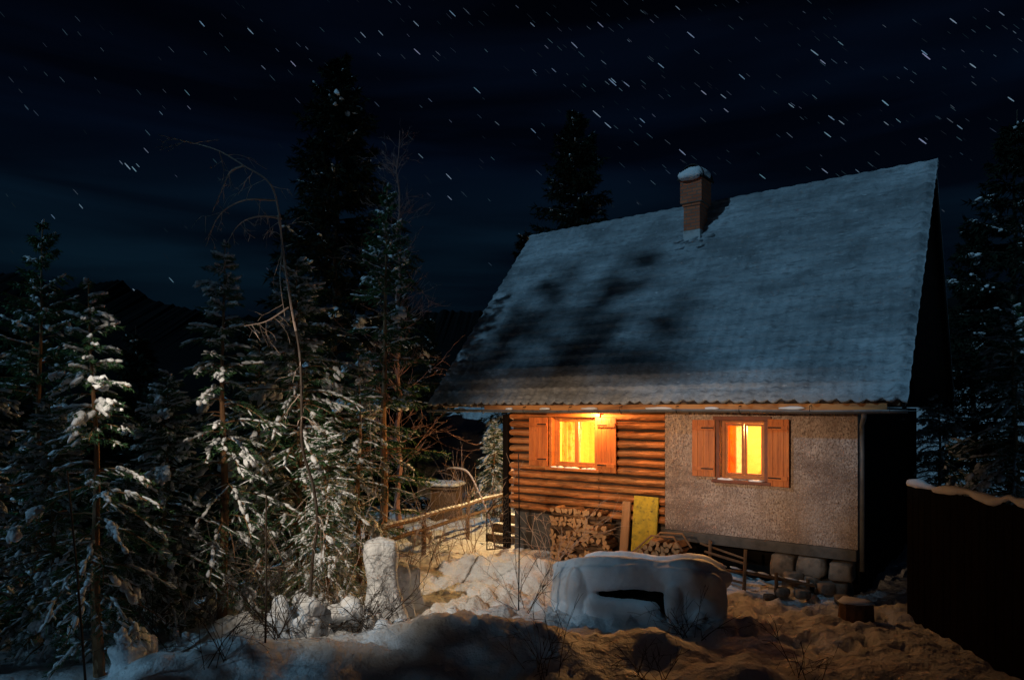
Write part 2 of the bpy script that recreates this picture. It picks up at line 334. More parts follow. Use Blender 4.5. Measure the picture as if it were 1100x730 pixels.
# ------------------------------------------------------------------ stars of the long exposure, on the far dome
sb = MB(); rs = np.random.RandomState(11); rad = 4200
stars = [(137,178,10,1.3,1),(144,181,8,1.2,1),(148,177,6,.8,.8),(130,174,6,.8,.7),(217,25,9,1.3,1),(269,33,10,1.2,1),(315,68,9,1.1,1),(283,72,7,.9,.6),(390,37,9,1,.9),
 (409,35,8,1,.8),(448,55,10,1.2,1),(447,25,9,1.1,.9),(486,14,10,1.2,.9),(201,99,9,.8,.7),(203,115,6,.8,.6),(173,121,6,.8,.6),(157,161,8,.9,.7),(57,232,7,.9,.7),
 (87,221,7,1,.8),(145,312,8,1.1,.9),(184,300,8,1,.7),(482,189,9,1.1,1),(483,212,7,.9,.9),(512,96,9,1,.9),(452,167,8,.9,.7),(462,107,6,.7,.5),(534,132,7,.8,.5),
 (513,97,9,1,.9),(645,26,9,1.1,.9),(728,8,7,1,.7),(742,37,11,1.2,1),(617,48,10,1.2,.9),(659,86,8,1.2,.9),(658,88,12,1.3,1),(673,90,9,1.1,.9),(710,70,9,1.1,1),(756,99,8,1.1,1),
 (777,103,8,1,.9),(780,118,7,1,.8),(797,82,9,1.1,.9),(641,122,12,1.2,1),(653,134,10,1.2,1),(690,129,8,1.1,.9),(875,56,11,1.2,1),(884,66,8,1.1,.9),(903,46,8,.9,.7),(995,60,12,1.3,1.2),(993,56,9,1.1,.9),
 (1024,22,10,1.2,1),(1045,70,9,1.2,1),(893,126,9,1.1,.9),(904,131,8,1,.8),(889,144,10,1.1,1),(951,110,10,1.3,1.1),(850,113,8,1,.9),(991,151,11,1.4,1.1),(1086,106,9,1.1,1),(1031,136,8,1,.8),
 (886,183,9,1,.9),(733,163,10,1.3,1),(819,189,9,1,.8),(573,140,8,1,.9),(572,26,7,1,.7),(574,76,6,.9,.7),(587,50,6,.8,.5),(595,75,7,.9,.7),(1076,14,8,.9,.8),(952,132,7,.9,.7),(965,129,7,.9,.7),(921,183,6,.8,.6)]
for i in range(620):
    px = rs.uniform(-150, 1250)
    py = -60+380*rs.beta(1.1, 2.0)
    if px < 450 and rs.rand() < .45: continue
    stars.append((px, py, rs.uniform(4, 10), rs.uniform(.3, .8), .04+.42*rs.rand()**2.2))
for i in range(90):
    stars.append((rs.uniform(560, 1100), rs.uniform(0, 230), rs.uniform(3, 9), rs.uniform(.4, .75), rs.uniform(.05, .3)))
scol = []
for px, py, ln, wd, br in stars:
    a = R(50-14*px/1100+rs.uniform(-2, 2))
    dx, dy = math.cos(a)*ln*.45, math.sin(a)*ln*.45
    d0 = Vector(((px-dx-550)/F, 1, (YH-py+dy)/F)).normalized()*rad; d1 = Vector(((px+dx-550)/F, 1, (YH-py-dy)/F)).normalized()*rad
    n0 = sb.n; sb.tube([d0, d0.lerp(d1, .5), d1], [wd*1.2, wd*2.3, wd*1.3], 4)
    scol += [(br*rs.uniform(.35, .6), br*rs.uniform(.62, .78), br*1.0, 1)]*(sb.n-n0)
me = sb.mesh('stars'); at = me.color_attributes.new('star_light', 'FLOAT_COLOR', 'POINT')
at.data.foreach_set('color', np.array(scol, dtype=np.float32).ravel())
m = emis('starlight', (1, 1, 1), .28, False); an = m.node_tree.nodes.new('ShaderNodeAttribute'); an.attribute_name = 'star_light'
m.node_tree.links.new(an.outputs['Color'], [n for n in m.node_tree.nodes if n.type == 'EMISSION'][0].inputs[0])
so_ = link('stars', me, m); tag(so_, 'hundreds of short blue white star streaks in the night sky', 'stars', kind='stuff')

# ------------------------------------------------------------------ house
house = empty('log_cottage', 'snow roofed cottage half log and half roughcast with lit windows', 'house', tuple(HO), -HA)
W0, WB, W1 = 1.94, 5.53, 8.77; YW = .50; YB = 7.42; ZT = 3.0; ZL = .86; ZS = .82
LW = (3.03, 4.06, 1.86, 2.87); RW = (6.57, 7.34, 1.82, 2.83)
def slab_with_hole(mb, x0, x1, z0, z1, hole, y0, y1, res=None):
    hx0, hx1, hz0, hz1 = hole
    mb.bb(x0, hx0, y0, y1, z0, z1); mb.bb(hx1, x1, y0, y1, z0, z1)
    mb.bb(hx0, hx1, y0, y1, z0, hz0); mb.bb(hx0, hx1, y0, y1, hz1, z1)
# log wall: every course a rough hewn log, broken at the window
lg = MB(); rs = np.random.RandomState(5); zc = ZL+.0875; k = 0
def hewn(x0, x1, z):
    n = max(4, int((x1-x0)/.12)); P = []
    sag = rs.uniform(-.014, .014)
    xs_ = np.linspace(x0, x1, n+1); prof = []
    for i, x in enumerate(xs_):
        c = noise.noise(Vector((x*1.1, z*9, 0)))*.022+sag
        for (dy, dz) in ((.085, -.074), (.02, -.062), (-.045, -.036), (-.074, .006), (-.058, .040), (0.0, .064), (.085, .074)):
            j = noise.noise(Vector((x*3.1, z*30+dy*40, dz*30)))*.024+noise.noise(Vector((x*11, z*30+dy*40, dz*30)))*.011
            prof.append((x, YW+.035+dy+j, z+dz+c*(.6)+j*.5))
    m_ = 7; fs = []
    for i in range(n):
        for j in range(m_-1): fs.append((i*m_+j, (i+1)*m_+j, (i+1)*m_+j+1, i*m_+j+1))
    b0 = lg.n; lg.add(prof, fs); lg.f.append([list(range(b0, b0+m_))[::-1]]); lg.f.append([list(range(b0+n*m_, b0+(n+1)*m_))])
while zc < 3.0:
    if LW[2]-.06 < zc < LW[3]+.04:
        hewn(W0-.02, LW[0]-.07, zc); hewn(LW[1]+.07, WB-.005, zc)
    else: hewn(W0-.05-rs.uniform(0, .06), WB-.005, zc)
    zc += .176
lg.build('log_wall', M['log'], house, smooth=False)
bk_ = MB(); slab_with_hole(bk_, W0, WB, ZL-.02, ZT, LW, YW+.09, YW+.26); bk_.build('log_backing', M['gap'], house)
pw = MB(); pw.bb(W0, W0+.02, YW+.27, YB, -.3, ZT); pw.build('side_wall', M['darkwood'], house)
# stucco half: finely divided so that the coat is really uneven
st = MB(); hx0, hx1, hz0, hz1 = RW
def plaster(x0, x1, z0, z1):
    nx_ = max(2, int((x1-x0)/.025)); nz_ = max(2, int((z1-z0)/.025)); vs = []
    for j in range(nz_+1):
        for i in range(nx_+1):
            x = x0+(x1-x0)*i/nx_; z = z0+(z1-z0)*j/nz_
            edge = min(1, min(i, nx_-i, j, nz_-j)/2)
            d = noise.noise(Vector((x*1.3, z*1.3, 3)))*.012+noise.noise(Vector((x*17, z*17, 0)))*.011*edge+abs(noise.noise(Vector((x*9, z*9, 9))))*.007*edge
            vs.append((x, YW-.02-d*.9, z))
    st.add(vs, [(j*(nx_+1)+i, j*(nx_+1)+i+1, (j+1)*(nx_+1)+i+1, (j+1)*(nx_+1)+i) for j in range(nz_) for i in range(nx_)])
plaster(WB, hx0, ZS, ZT); plaster(hx1, W1, ZS, ZT); plaster(hx0, hx1, ZS, hz0); plaster(hx0, hx1, hz1, ZT)
st.bb(WB, hx0, YW-.004, YW+.26, ZS, ZT); st.bb(hx1, W1, YW-.004, YW+.26, ZS, ZT); st.bb(hx0, hx1, YW-.004, YW+.26, ZS, hz0); st.bb(hx0, hx1, YW-.004, YW+.26, hz1, ZT)
st.build('roughcast_wall', M['stucco'], house, smooth=False)
# plinth
fd = MB(); fd.bb(W0+.02, WB+.05, YW+.10, YW+.5, -.6, ZL-.03); fd.build('plinth', M['concrete'], house, bevel=.01)
fd = MB(); fd.bb(WB+.05, W1-.01, YW-.075, YW+.35, .64, ZS-.004); fd.build('concrete_ledge', M['concrete'], house, bevel=.012)
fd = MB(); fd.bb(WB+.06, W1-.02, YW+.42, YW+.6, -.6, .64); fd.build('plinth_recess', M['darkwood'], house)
rs = np.random.RandomState(3)
def stone(name, c, d, seed, parent=None, mt='stone', base=ICO3):
    v, f = base; rs_ = np.random.RandomState(seed); q = []
    for p in v:
        s_ = np.sign(p)*np.abs(p)**.38; s_ *= 1+.16*noise.noise(Vector(p)*1.5+Vector((seed, 0, 0)))
        q.append(s_*np.array(d)/2)
    mb = MB(); mb.add(q, f); o = mb.build(name, M[mt], parent, smooth=True); o.location = c; return o
for i, (x, wd, z, h) in enumerate([(7.62, .38, .42, .38), (8.07, .44, .46, .34), (8.52, .36, .44, .30), (7.85, .44, .08, .34), (8.4, .5, .1, .34)]):
    stone('foundation_stone', (x, YW+.12, z), (wd, .5, h), i+1, house)
# side and rear walls
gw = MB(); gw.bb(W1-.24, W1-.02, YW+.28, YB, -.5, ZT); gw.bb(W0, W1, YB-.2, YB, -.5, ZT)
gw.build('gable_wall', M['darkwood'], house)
RY = 3.96; EZ = 3.16; RZ = 7.70; SL = (RZ-EZ)/RY
gt = MB()
for x in (W0+.02, W1-.12):
    z1 = EZ-.12+YW*SL; zr = RZ-.16
    gt.add([(x, YW, z1-.45), (x, RY, zr), (x, 2*RY-YW, z1-.45), (x+.1, YW, z1-.45), (x+.1, RY, zr), (x+.1, 2*RY-YW, z1-.45)],
           [(0, 1, 2), (3, 5, 4), (0, 3, 4, 1), (1, 4, 5, 2), (0, 2, 5, 3)])
gt.build('gable_boards', M['darkwood'], house)
sf = MB(); sf.bb(W0, W1, YW-.0, YB, ZT+.004, ZT+.06); sf.build('ceiling_slab', M['darkwood'], house)
# roof: tiles beneath, snow over them
LEN = 9.5; TH = .07
rf = MB()
def roof_slab(mb, y0, z0, y1, z1, th):
    nrm = np.array([0, -(z1-z0), (y1-y0)]); nrm = nrm/np.linalg.norm(nrm)*th
    if nrm[2] < 0: nrm = -nrm
    a = [(x, y, z) for x in (0, LEN) for (y, z) in ((y0, z0), (y1, z1))]
    v = np.array(a+[tuple(np.array(p)-nrm) for p in a])
    mb.add(v, [(0, 2, 3, 1), (4, 5, 7, 6), (0, 1, 5, 4), (2, 6, 7, 3), (0, 4, 6, 2), (1, 3, 7, 5)])
roof_slab(rf, .03, EZ-.03, RY, RZ-.05, TH); roof_slab(rf, 2*RY-.03, EZ-.03, RY+.001, RZ-.05, TH)
roof = rf.build('roof', M['tile'], house)
# tile ends along the eave, seen as a scalloped dark edge
te = MB(); nt_ = 46
for i in range(nt_):
    x = (i+.5)*LEN/nt_; a = [(x+math.cos(t_)*.098, -.03, EZ-.035-math.sin(t_)*.0+abs(math.sin(t_))*.035) for t_ in np.linspace(math.pi, 0, 6)]
    b_ = [(p[0], .12, p[2]+.15*SL) for p in a]
    te.add(a+b_, [(j, j+1, j+7, j+6) for j in range(5)])
te_o = te.build('tile_edge', M['tile'], roof)
tm = te_o.modifiers.new('thick', 'SOLIDIFY'); tm.thickness = .02
snr = MB()
def roof_snow(front):
    nU, nV = 430, 260; vs = []
    sl = math.hypot(RY, RZ-EZ); nrm = np.array([0, -(RZ-EZ), RY])/sl
    for j in range(nV+1):
        t_ = j/nV; s_ = t_*sl
        for i in range(nU+1):
            x = LEN*i/nU
            course = (s_/.30) % 1.0; col = math.cos(x/LEN*nt_*2*math.pi)
            fade = ss(-.12, .5, t_)
            n1 = noise.noise(Vector((x*.5, s_*.5, 2))); n2 = noise.noise(Vector((x*2.2, s_*5, 5))); n3 = noise.noise(Vector((x*9, s_*17, 1)))
            th = .062+.018*n1+.017*n2+.011*n3+.062*max(0, 1-course*1.25)**1.6*(.8+.5*n1)-.018+.010*col*(.5+.8*(1-ss(0, .6, t_)))
            ragged = 0
            if j < 6:
                e_ = (1-j/6); ragged = -.05*e_*abs(math.cos(x/LEN*nt_*math.pi))-.04*e_*noise.noise(Vector((x*3, 0, 0)))
                th *= (.55+.45*(j/6))
            xe = x
            dv = LEN-x
            if dv < .30: th += .085*math.exp(-((dv-.11)/.07)**2)*math.sin(course*math.pi)
            if i < 4 or i > nU-4:
                side = -1 if i < 4 else 1; q = (4-i)/4 if i < 4 else (i-(nU-4))/4
                xe = x+side*q*(.02+.012*math.sin(min(1, course*1.4)*math.pi)); th *= (1-.35*q)
                th += .0
            y = t_*RY+ragged; z = EZ+t_*(RZ-EZ)+ragged*SL
            vs.append((xe, y+nrm[1]*th, z+nrm[2]*th))
    W_ = nU+1
    fs = [(j*W_+i, j*W_+i+1, (j+1)*W_+i+1, (j+1)*W_+i) for j in range(nV) for i in range(nU)]
    # skirt down to the tiles
    b0 = len(vs); ring = [i for i in range(W_)]; 
    for i in ring: p = vs[i]; vs.append((p[0], p[1]+.06, p[2]+.0+.04*0-.02))
    fs += [(i+1, i, b0+i, b0+i+1) for i in range(nU)]
    for col_i in (0, nU):
        b1 = len(vs)
        for j in range(nV+1): p = vs[j*W_+col_i]; sgn = 1 if col_i == 0 else -1; vs.append((p[0]+sgn*.03, p[1]-nrm[1]*.08, p[2]-nrm[2]*.08))
        for j in range(nV):
            q = (j*W_+col_i, (j+1)*W_+col_i, b1+j+1, b1+j); fs.append(q if col_i == nU else q[::-1])
    if not front: vs = [(p[0], 2*RY-p[1], p[2]) for p in vs]; fs = [f[::-1] for f in fs]
    snr.add(vs, np.array(fs))
roof_snow(True)
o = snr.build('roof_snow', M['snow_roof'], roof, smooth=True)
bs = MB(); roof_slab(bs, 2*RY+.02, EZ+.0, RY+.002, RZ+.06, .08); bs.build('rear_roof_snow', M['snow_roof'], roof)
rc = MB(); rc.tube([(x, RY+.02, RZ+.035+.012*math.sin(x*20)) for x in np.linspace(-.03, LEN+.03, 90)], .075, 8); rc.build('ridge_snow', M['snow_roof'], roof, smooth=True)
# verge board of the dark gable, fascia, gutter
for x in (LEN-.06, .02):
    for sgn in (0, 1):
        a = (lambda y: 2*RY-y) if sgn else (lambda y: y); e1 = RY+.002 if sgn else RY-.002
        vb = MB(); vb.add([(x+dx, y, z) for dx in (0, .04) for (y, z) in ((a(.02), EZ-.30), (a(.02), EZ-.06), (e1, RZ-.08), (e1, RZ-.36))],
           [(0, 1, 2, 3), (4, 7, 6, 5), (0, 4, 5, 1), (1, 5, 6, 2), (2, 6, 7, 3), (3, 7, 4, 0)]); vb.build('verge_board', M['darkwood'], roof)
fb = MB(); fb.bb(1.6, LEN-.25, .0, .03, 3.0, 3.112); fb.build('fascia_board', M['fascia'], roof)
for x in np.arange(.35, LEN, .82): ef = MB(); ef.box((x, .27, 3.03+.27*SL*.35), (.09, .50, .12)); ef.build('rafter_end', M['oldwood'], roof)
so2 = MB(); so2.bb(W0, LEN-.3, .08, YW+.02, 3.008, 3.03); so2.build('soffit_board', M['fascia'], roof)
gu = MB(); npts = 60
prof = [(math.cos(a)*.055, math.sin(a)*.055) for a in np.linspace(math.pi, 2*math.pi, 8)]
def gutter():
    v = []; xs_ = np.linspace(-.02, LEN+.02, npts)
    for x in xs_:
        dz = .010*math.sin(x*1.3)
        for (a, c) in prof: v.append((x, -.045+a, 3.022+dz+c))
    m_ = len(prof); gu.add(v, [(i*m_+j, (i+1)*m_+j, (i+1)*m_+j+1, i*m_+j+1) for i in range(npts-1) for j in range(m_-1)])
gutter(); go = gu.build('gutter', M['zinc'], house, smooth=True); s_ = go.modifiers.new('t', 'SOLIDIFY'); s_.thickness = .006
for x in np.arange(.5, LEN, 1.1): gh = MB(); gh.tube([(x, .03, 3.09), (x, -.10, 3.075), (x, -.108, 3.0), (x, -.045, 2.945), (x, .02, 2.985)], .007, 5); gh.build('gutter_bracket', M['iron'], go)
gs = MB(); rs = np.random.RandomState(8)
for x in (5.62, 6.62, 4.2, 7.9, 3.2, 2.3, 1.0): lump(gs, np.array([x, -.05, 3.035]), np.array([1., 0, 0]), (rs.uniform(.08, .28), .045, .035), rs, ICO2)
gs.build('gutter_snow', M['snow_soft'], go, smooth=True)
dp = MB(); dp.tube([(LEN-.55, -.04, 2.99), (LEN-.56, .02, 2.90), (LEN-.64, .30, 2.78), (LEN-.66, .42, 2.66), (LEN-.66, .44, 2.3), (LEN-.66, .44, .5)], .035, 8); dp.build('downpipe', M['zinc'], house, smooth=True)

# windows
def window(name, rect, log, parent):
    x0, x1, z0, z1 = rect; fy = YW+.10
    root = MB(); fr = .05
    fm = M['frame']
    root.bb(x0, x0+fr, fy-.03, fy+.06, z0, z1); root.bb(x1-fr, x1, fy-.03, fy+.06, z0, z1)
    root.bb(x0+fr+.001, x1-fr-.001, fy-.03, fy+.06, z1-fr, z1); root.bb(x0+fr+.001, x1-fr-.001, fy-.03, fy+.06, z0, z0+fr)
    win = root.build('window', fm, parent, bevel=.004)
    xm = (x0+x1)/2; sash = MB(); s = .042
    for a, b_ in ((x0+fr+.003, xm-.003), (xm+.003, x1-fr-.003)):
        za, zb = z0+fr+.003, z1-fr-.003
        sash.bb(a, a+s, fy-.012, fy+.03, za, zb); sash.bb(b_-s, b_, fy-.012, fy+.03, za, zb)
        sash.bb(a+s+.001, b_-s-.001, fy-.012, fy+.03, za, za+s); sash.bb(a+s+.001, b_-s-.001, fy-.012, fy+.03, zb-s, zb)
        g_ = MB(); g_.bb(a+s*.6, b_-s*.6, fy+.008, fy+.013, za+s*.6, zb-s*.6); g_.build('pane', M['glass'], win)
    sash.build('sash', fm, win, bevel=.004)
    # casing boards around the opening
    cs = MB(); cm = M['frame'] if log else M['frame_dark']; c = .065; yy = YW-.052
    cs.bb(x0-c, x0-.001, yy, fy+.07, z0-.02, z1+.002); cs.bb(x1+.001, x1+c, yy, fy+.07, z0-.02, z1+.002)
    cs.bb(x0-c-.05, x1+c+.05, yy-.02, fy+.07, z1+.004, z1+.075)
    cs.build('casing', cm, win, bevel=.004)
    sl_ = MB(); sl_.bb(x0-c-.06, x1+c+.06, yy-.07, fy-.032, z0-.075, z0-.022); sl_.build('sill', cm, win, bevel=.006)
    rs_ = np.random.RandomState(4); sn = MB()
    for q in range(11 if log else 7):
        xx = rs_.uniform(x0, x1) if log else (x0+.05+rs_.uniform(-.04, .14) if q < 4 else x1-.06+rs_.uniform(-.12, .04))
        lump(sn, np.array([xx, yy-.02, z0-.018]), np.array([1., .1, 0]), (.09, .04, .022+.012*rs_.rand()), rs_, ICO1)
    sn.build('sill_snow', M['snow_soft'], win, smooth=True)
    return win
wl = window('window', LW, True, house); wr = window('window', RW, False, house)
def shutter(x0, x1, z0, z1, yf, ang, hinge):
    """a ledged shutter of upright boards"""
    wd = x1-x0; mb = MB(); n = 4; y0 = 0
    for i in range(n):
        a = i*wd/n; mb.bb(a+.002, a+wd/n-.002, y0-.022+random.uniform(-.002, .002), y0, z0, z1)
    hx = x0 if hinge == 'l' else x1
    o = mb.build('shutter', M['shutter'], house, bevel=.002)
    off = 0 if hinge == 'l' else -wd
    for vtx in o.data.vertices: vtx.co.x += off
    o.location = (hx, yf, 0); o.rotation_euler = (0, 0, ang)
    lb = MB()
    for zz in (z0+.14, z1-.14): lb.bb(off+.015, off+wd-.015, -.045, -.023, zz-.035, zz+.035)
    lb.build('ledge_batten', M['shutter'], o, bevel=.003)
    hg = MB()
    for zz in (z0+.14, z1-.14): hg.bb(off+.02 if hinge == 'l' else off+wd-.24, off+.24 if hinge == 'l' else off+wd-.02, -.050, -.046, zz-.012, zz+.012)
    hg.build('strap_hinge', M['iron'], o)
    return o
shutter(2.50, 2.96, 1.86, 2.86, YW-.075, R(3), 'r'); shutter(4.13, 4.57, 1.80, 2.86, YW-.075, R(-5), 'l')
shutter(6.09, 6.50, 1.84, 2.84, YW-.075, R(3), 'r'); shutter(7.41, 7.77, 1.74, 2.86, YW-.075, R(-7), 'l')

# rooms behind the windows
def room(x0, x1, y1, mt, name):
    mb = MB(); y0 = YW+.262; z0, z1 = .9, 2.99; t_ = .03
    mb.bb(x0, x1, y1, y1+t_, z0, z1); mb.bb(x0-t_, x0-.001, y0, y1+t_, z0, z1); mb.bb(x1+.001, x1+t_, y0, y1+t_, z0, z1)
    mb.bb(x0, x1, y0, y1, z0-t_, z0-.001); mb.bb(x0, x1, y0, y1, z1-.02, z1-.001)
    return mb.build(name, mt, house)
room(2.2, 5.2, 3.4, M['room'], 'room_wall'); room(5.6, 8.4, 3.4, M['room_pale'], 'room_wall')
def curtain(x0, x1, z0, z1, y, mt, wl_=.07, amp=.02, gather=0, tie=0):
    nx_, nz_ = int((x1-x0)/.008)+2, 24; vs = []
    for j in range(nz_+1):
        k = j/nz_; pinch = 1-tie*math.exp(-((k-.35)/.25)**2)
        for i in range(nx_+1):
            f_ = i/nx_; x = x0+(x1-x0)*f_*pinch
            vs.append((x, y+amp*math.sin(f_*(x1-x0)/wl_*2*math.pi+k*.6), z0+(z1-z0)*k))
    mb = MB(); mb.add(vs, [(j*(nx_+1)+i, j*(nx_+1)+i+1, (j+1)*(nx_+1)+i+1, (j+1)*(nx_+1)+i) for j in range(nz_) for i in range(nx_)])
    o = mb.build('curtain', mt, house, smooth=True); s_ = o.modifiers.new('t', 'SOLIDIFY'); s_.thickness = .004; return o
curtain(2.98, 3.40, 1.70, 2.95, YW+.42, M['curtain'], .10, .022); curtain(3.36, 3.50, 1.70, 2.95, YW+.36, M['drape_white'], .06, .018, tie=.3)
curtain(6.36, 6.71, 1.60, 2.95, YW+.40, M['curtain_orange'], .11, .016); curtain(6.71, 6.86, 1.60, 2.95, YW+.38, M['drape_white'], .12, .02)  # pale second strip stands in for the lit edge of a wall
cb_ = MB(); cb_.bb(6.6, 7.55, 2.7, 3.35, .95, 2.02); cb_.bb(6.75, 7.5, 2.85, 3.35, 2.35, 2.92); cb_.bb(6.95, 7.3, 2.4, 2.69, 2.03, 2.12); cb_.build('kitchen_cabinet', M['drape_white'], house, bevel=.01)
cb_ = MB(); cb_.bb(3.5, 3.54, 3.3, 3.39, 1, 2.9); cb_.bb(3.8, 3.83, 3.3, 3.39, 1, 2.9); cb_.bb(4.15, 4.18, 3.3, 3.39, 1, 2.9); cb_.bb(3.5, 5.1, 3.25, 3.39, 1.55, 1.6); cb_.build('wall_panelling', M['frame'], house)
lamp('left_room_light', 'POINT', (3.95, 1.75, 2.72), 480, (1, .62, .22), .07, house)
lamp('right_room_light', 'POINT', (7.15, 1.75, 2.66), 460, (1, .44, .13), .06, house)
# outdoor bulb assumed from the glow beside the left window, tucked under the eave
bl = empty('bulb_lamp', 'bare glowing bulb assumed under the eave beside the left window', 'lamp', tuple(hp(4.08, .24, 2.985)), -HA)
b1 = MB(); b1.add(ICO2[0]*.012, ICO2[1]); b1.build('bulb', M['bulb'], bl, smooth=True)
b1 = MB(); b1.tube([(0, 0, .012), (0, 0, .024)], .03, 10); b1.build('socket', M['iron'], bl)
lamp('bulb_light', 'POINT', (0, 0, -.0), 130, (1, .46, .14), .02, bl)
bl.children[0].visible_shadow = True
# unseen lamp assumed round the corner under the roof overhang, lighting the rear yard
pl = empty('assumed_porch_lamp', 'unseen lit porch lantern assumed on the side wall round the corner', 'lamp', tuple(hp(W0-.42, 1.6, 2.35)), -HA)
b1 = MB(); b1.add(ICO2[0]*.05, ICO2[1]); b1.build('bulb', M['bulb'], pl, smooth=True)
b1 = MB(); b1.tube([(0, 0, .06), (0, 0, .14)], [.11, .03], 10); b1.tube([(0, 0, .12), (.42, 0, .16)], .012, 6); b1.build('hood', M['iron'], pl)
lamp('assumed_porch_light', 'POINT', (-.0, 0, -.06), 300, (1, .62, .26), .06, pl)
for o in (bl, pl):
    for c in o.children:
        if c.name.startswith('bulb') and c.type == 'MESH': c.location.z = .0
    for c in o.children:
        if c.type == 'LIGHT': c.location.z = -.03 if o == bl else -.085

# chimney
ch = empty('chimney_base', None, None); bpy.data.objects.remove(ch)
def roof_hit(px, py):
    d = Vector(((px-550)/F, 1, (YH-py)/F)); n = V_*(-SL)+Vector((0, 0, 1))   # plane: z-EZ = SL*((p-HO).V)
    p0 = Vector((HO.x, HO.y, EZ+.05)); o_ = Vector((0, 0, EYE)); k = (p0-o_).dot(n)/d.dot(n); return o_+d*k
c0 = roof_hit(743, 259); loc = c0-HO; cx, cy, cz = loc.dot(U), loc.dot(V_), c0.z
chm = MB(); hb, ht = .185, .245
chm.bb(cx-hb, cx+hb, cy+.0, cy+.46, cz-.25, cz+.78); chm.build('chimney', M['brick'], roof); chimney = house.children[-1]
chimney = [o for o in bpy.data.objects if o.name == 'chimney'][0]
c2 = MB(); c2.bb(cx-hb-.02, cx+hb+.02, cy-.02, cy+.48, cz+.781, cz+.84); c2.bb(cx-ht, cx+ht, cy-.05, cy+.51, cz+.841, cz+1.36); c2.build('chimney_head', M['brick'], chimney)
c2 = MB(); c2.bb(cx-hb-.012, cx+hb+.012, cy-.012, cy+.2, cz-.2, cz+.24); c2.build('flashing', M['flash'], chimney, bevel=.006)
c2 = MB(); c2.bb(cx-ht-.05, cx+ht+.05, cy-.10, cy+.56, cz+1.361, cz+1.40)
arc = []
for a in np.linspace(0, math.pi, 13): arc.append((math.cos(a)*(ht+.03), math.sin(a)*.27))
v = [(cx-p[0], y, cz+1.42+p[1]) for y in (cy-.02, cy+.56) for p in arc]; n_ = len(arc)
c2.add(v, [(i, i+1, n_+i+1, n_+i) for i in range(n_-1)]); cc = c2.build('chimney_cowl', M['iron'], chimney); s_ = cc.modifiers.new('t', 'SOLIDIFY'); s_.thickness = .012
c2 = MB(); rs = np.random.RandomState(2)
v, f = ICO3; q = []
for p in v:
    s2 = np.sign(p)*np.abs(p)**.8*np.array([ht+.06, .34, .22]); s2[2] = max(s2[2], -.03); s2 *= 1+.10*noise.noise(Vector(p)*2.2); q.append(s2+np.array([cx, cy+.20, cz+1.44]))
c2.add(q, f); q2 = []
for p in v:
    s2 = np.sign(p)*np.abs(p)**.8*np.array([ht+.02, .14, .10]); s2 *= 1+.15*noise.noise(Vector(p)*2.2+Vector((4, 4, 4))); q2.append(s2+np.array([cx-.02, cy-.06, cz+1.43]))
c2.add(q2, f); c2.build('chimney_snow', M['snow_soft'], chimney, smooth=True)
sn = MB(); rs = np.random.RandomState(12)
for k in range(14):
    lump(sn, np.array([cx+rs.uniform(-.42, .45), cy+rs.uniform(-.16, .1), 0])+np.array([0, 0, 0]), np.array([1., 0, .2]), (.14, .1, .05), rs, ICO1)
    sn.v[-1][:, 2] += EZ+.04+(sn.v[-1][:, 1].mean())*SL
sn.build('chimney_drift', M['snow_roof'], chimney, smooth=True)

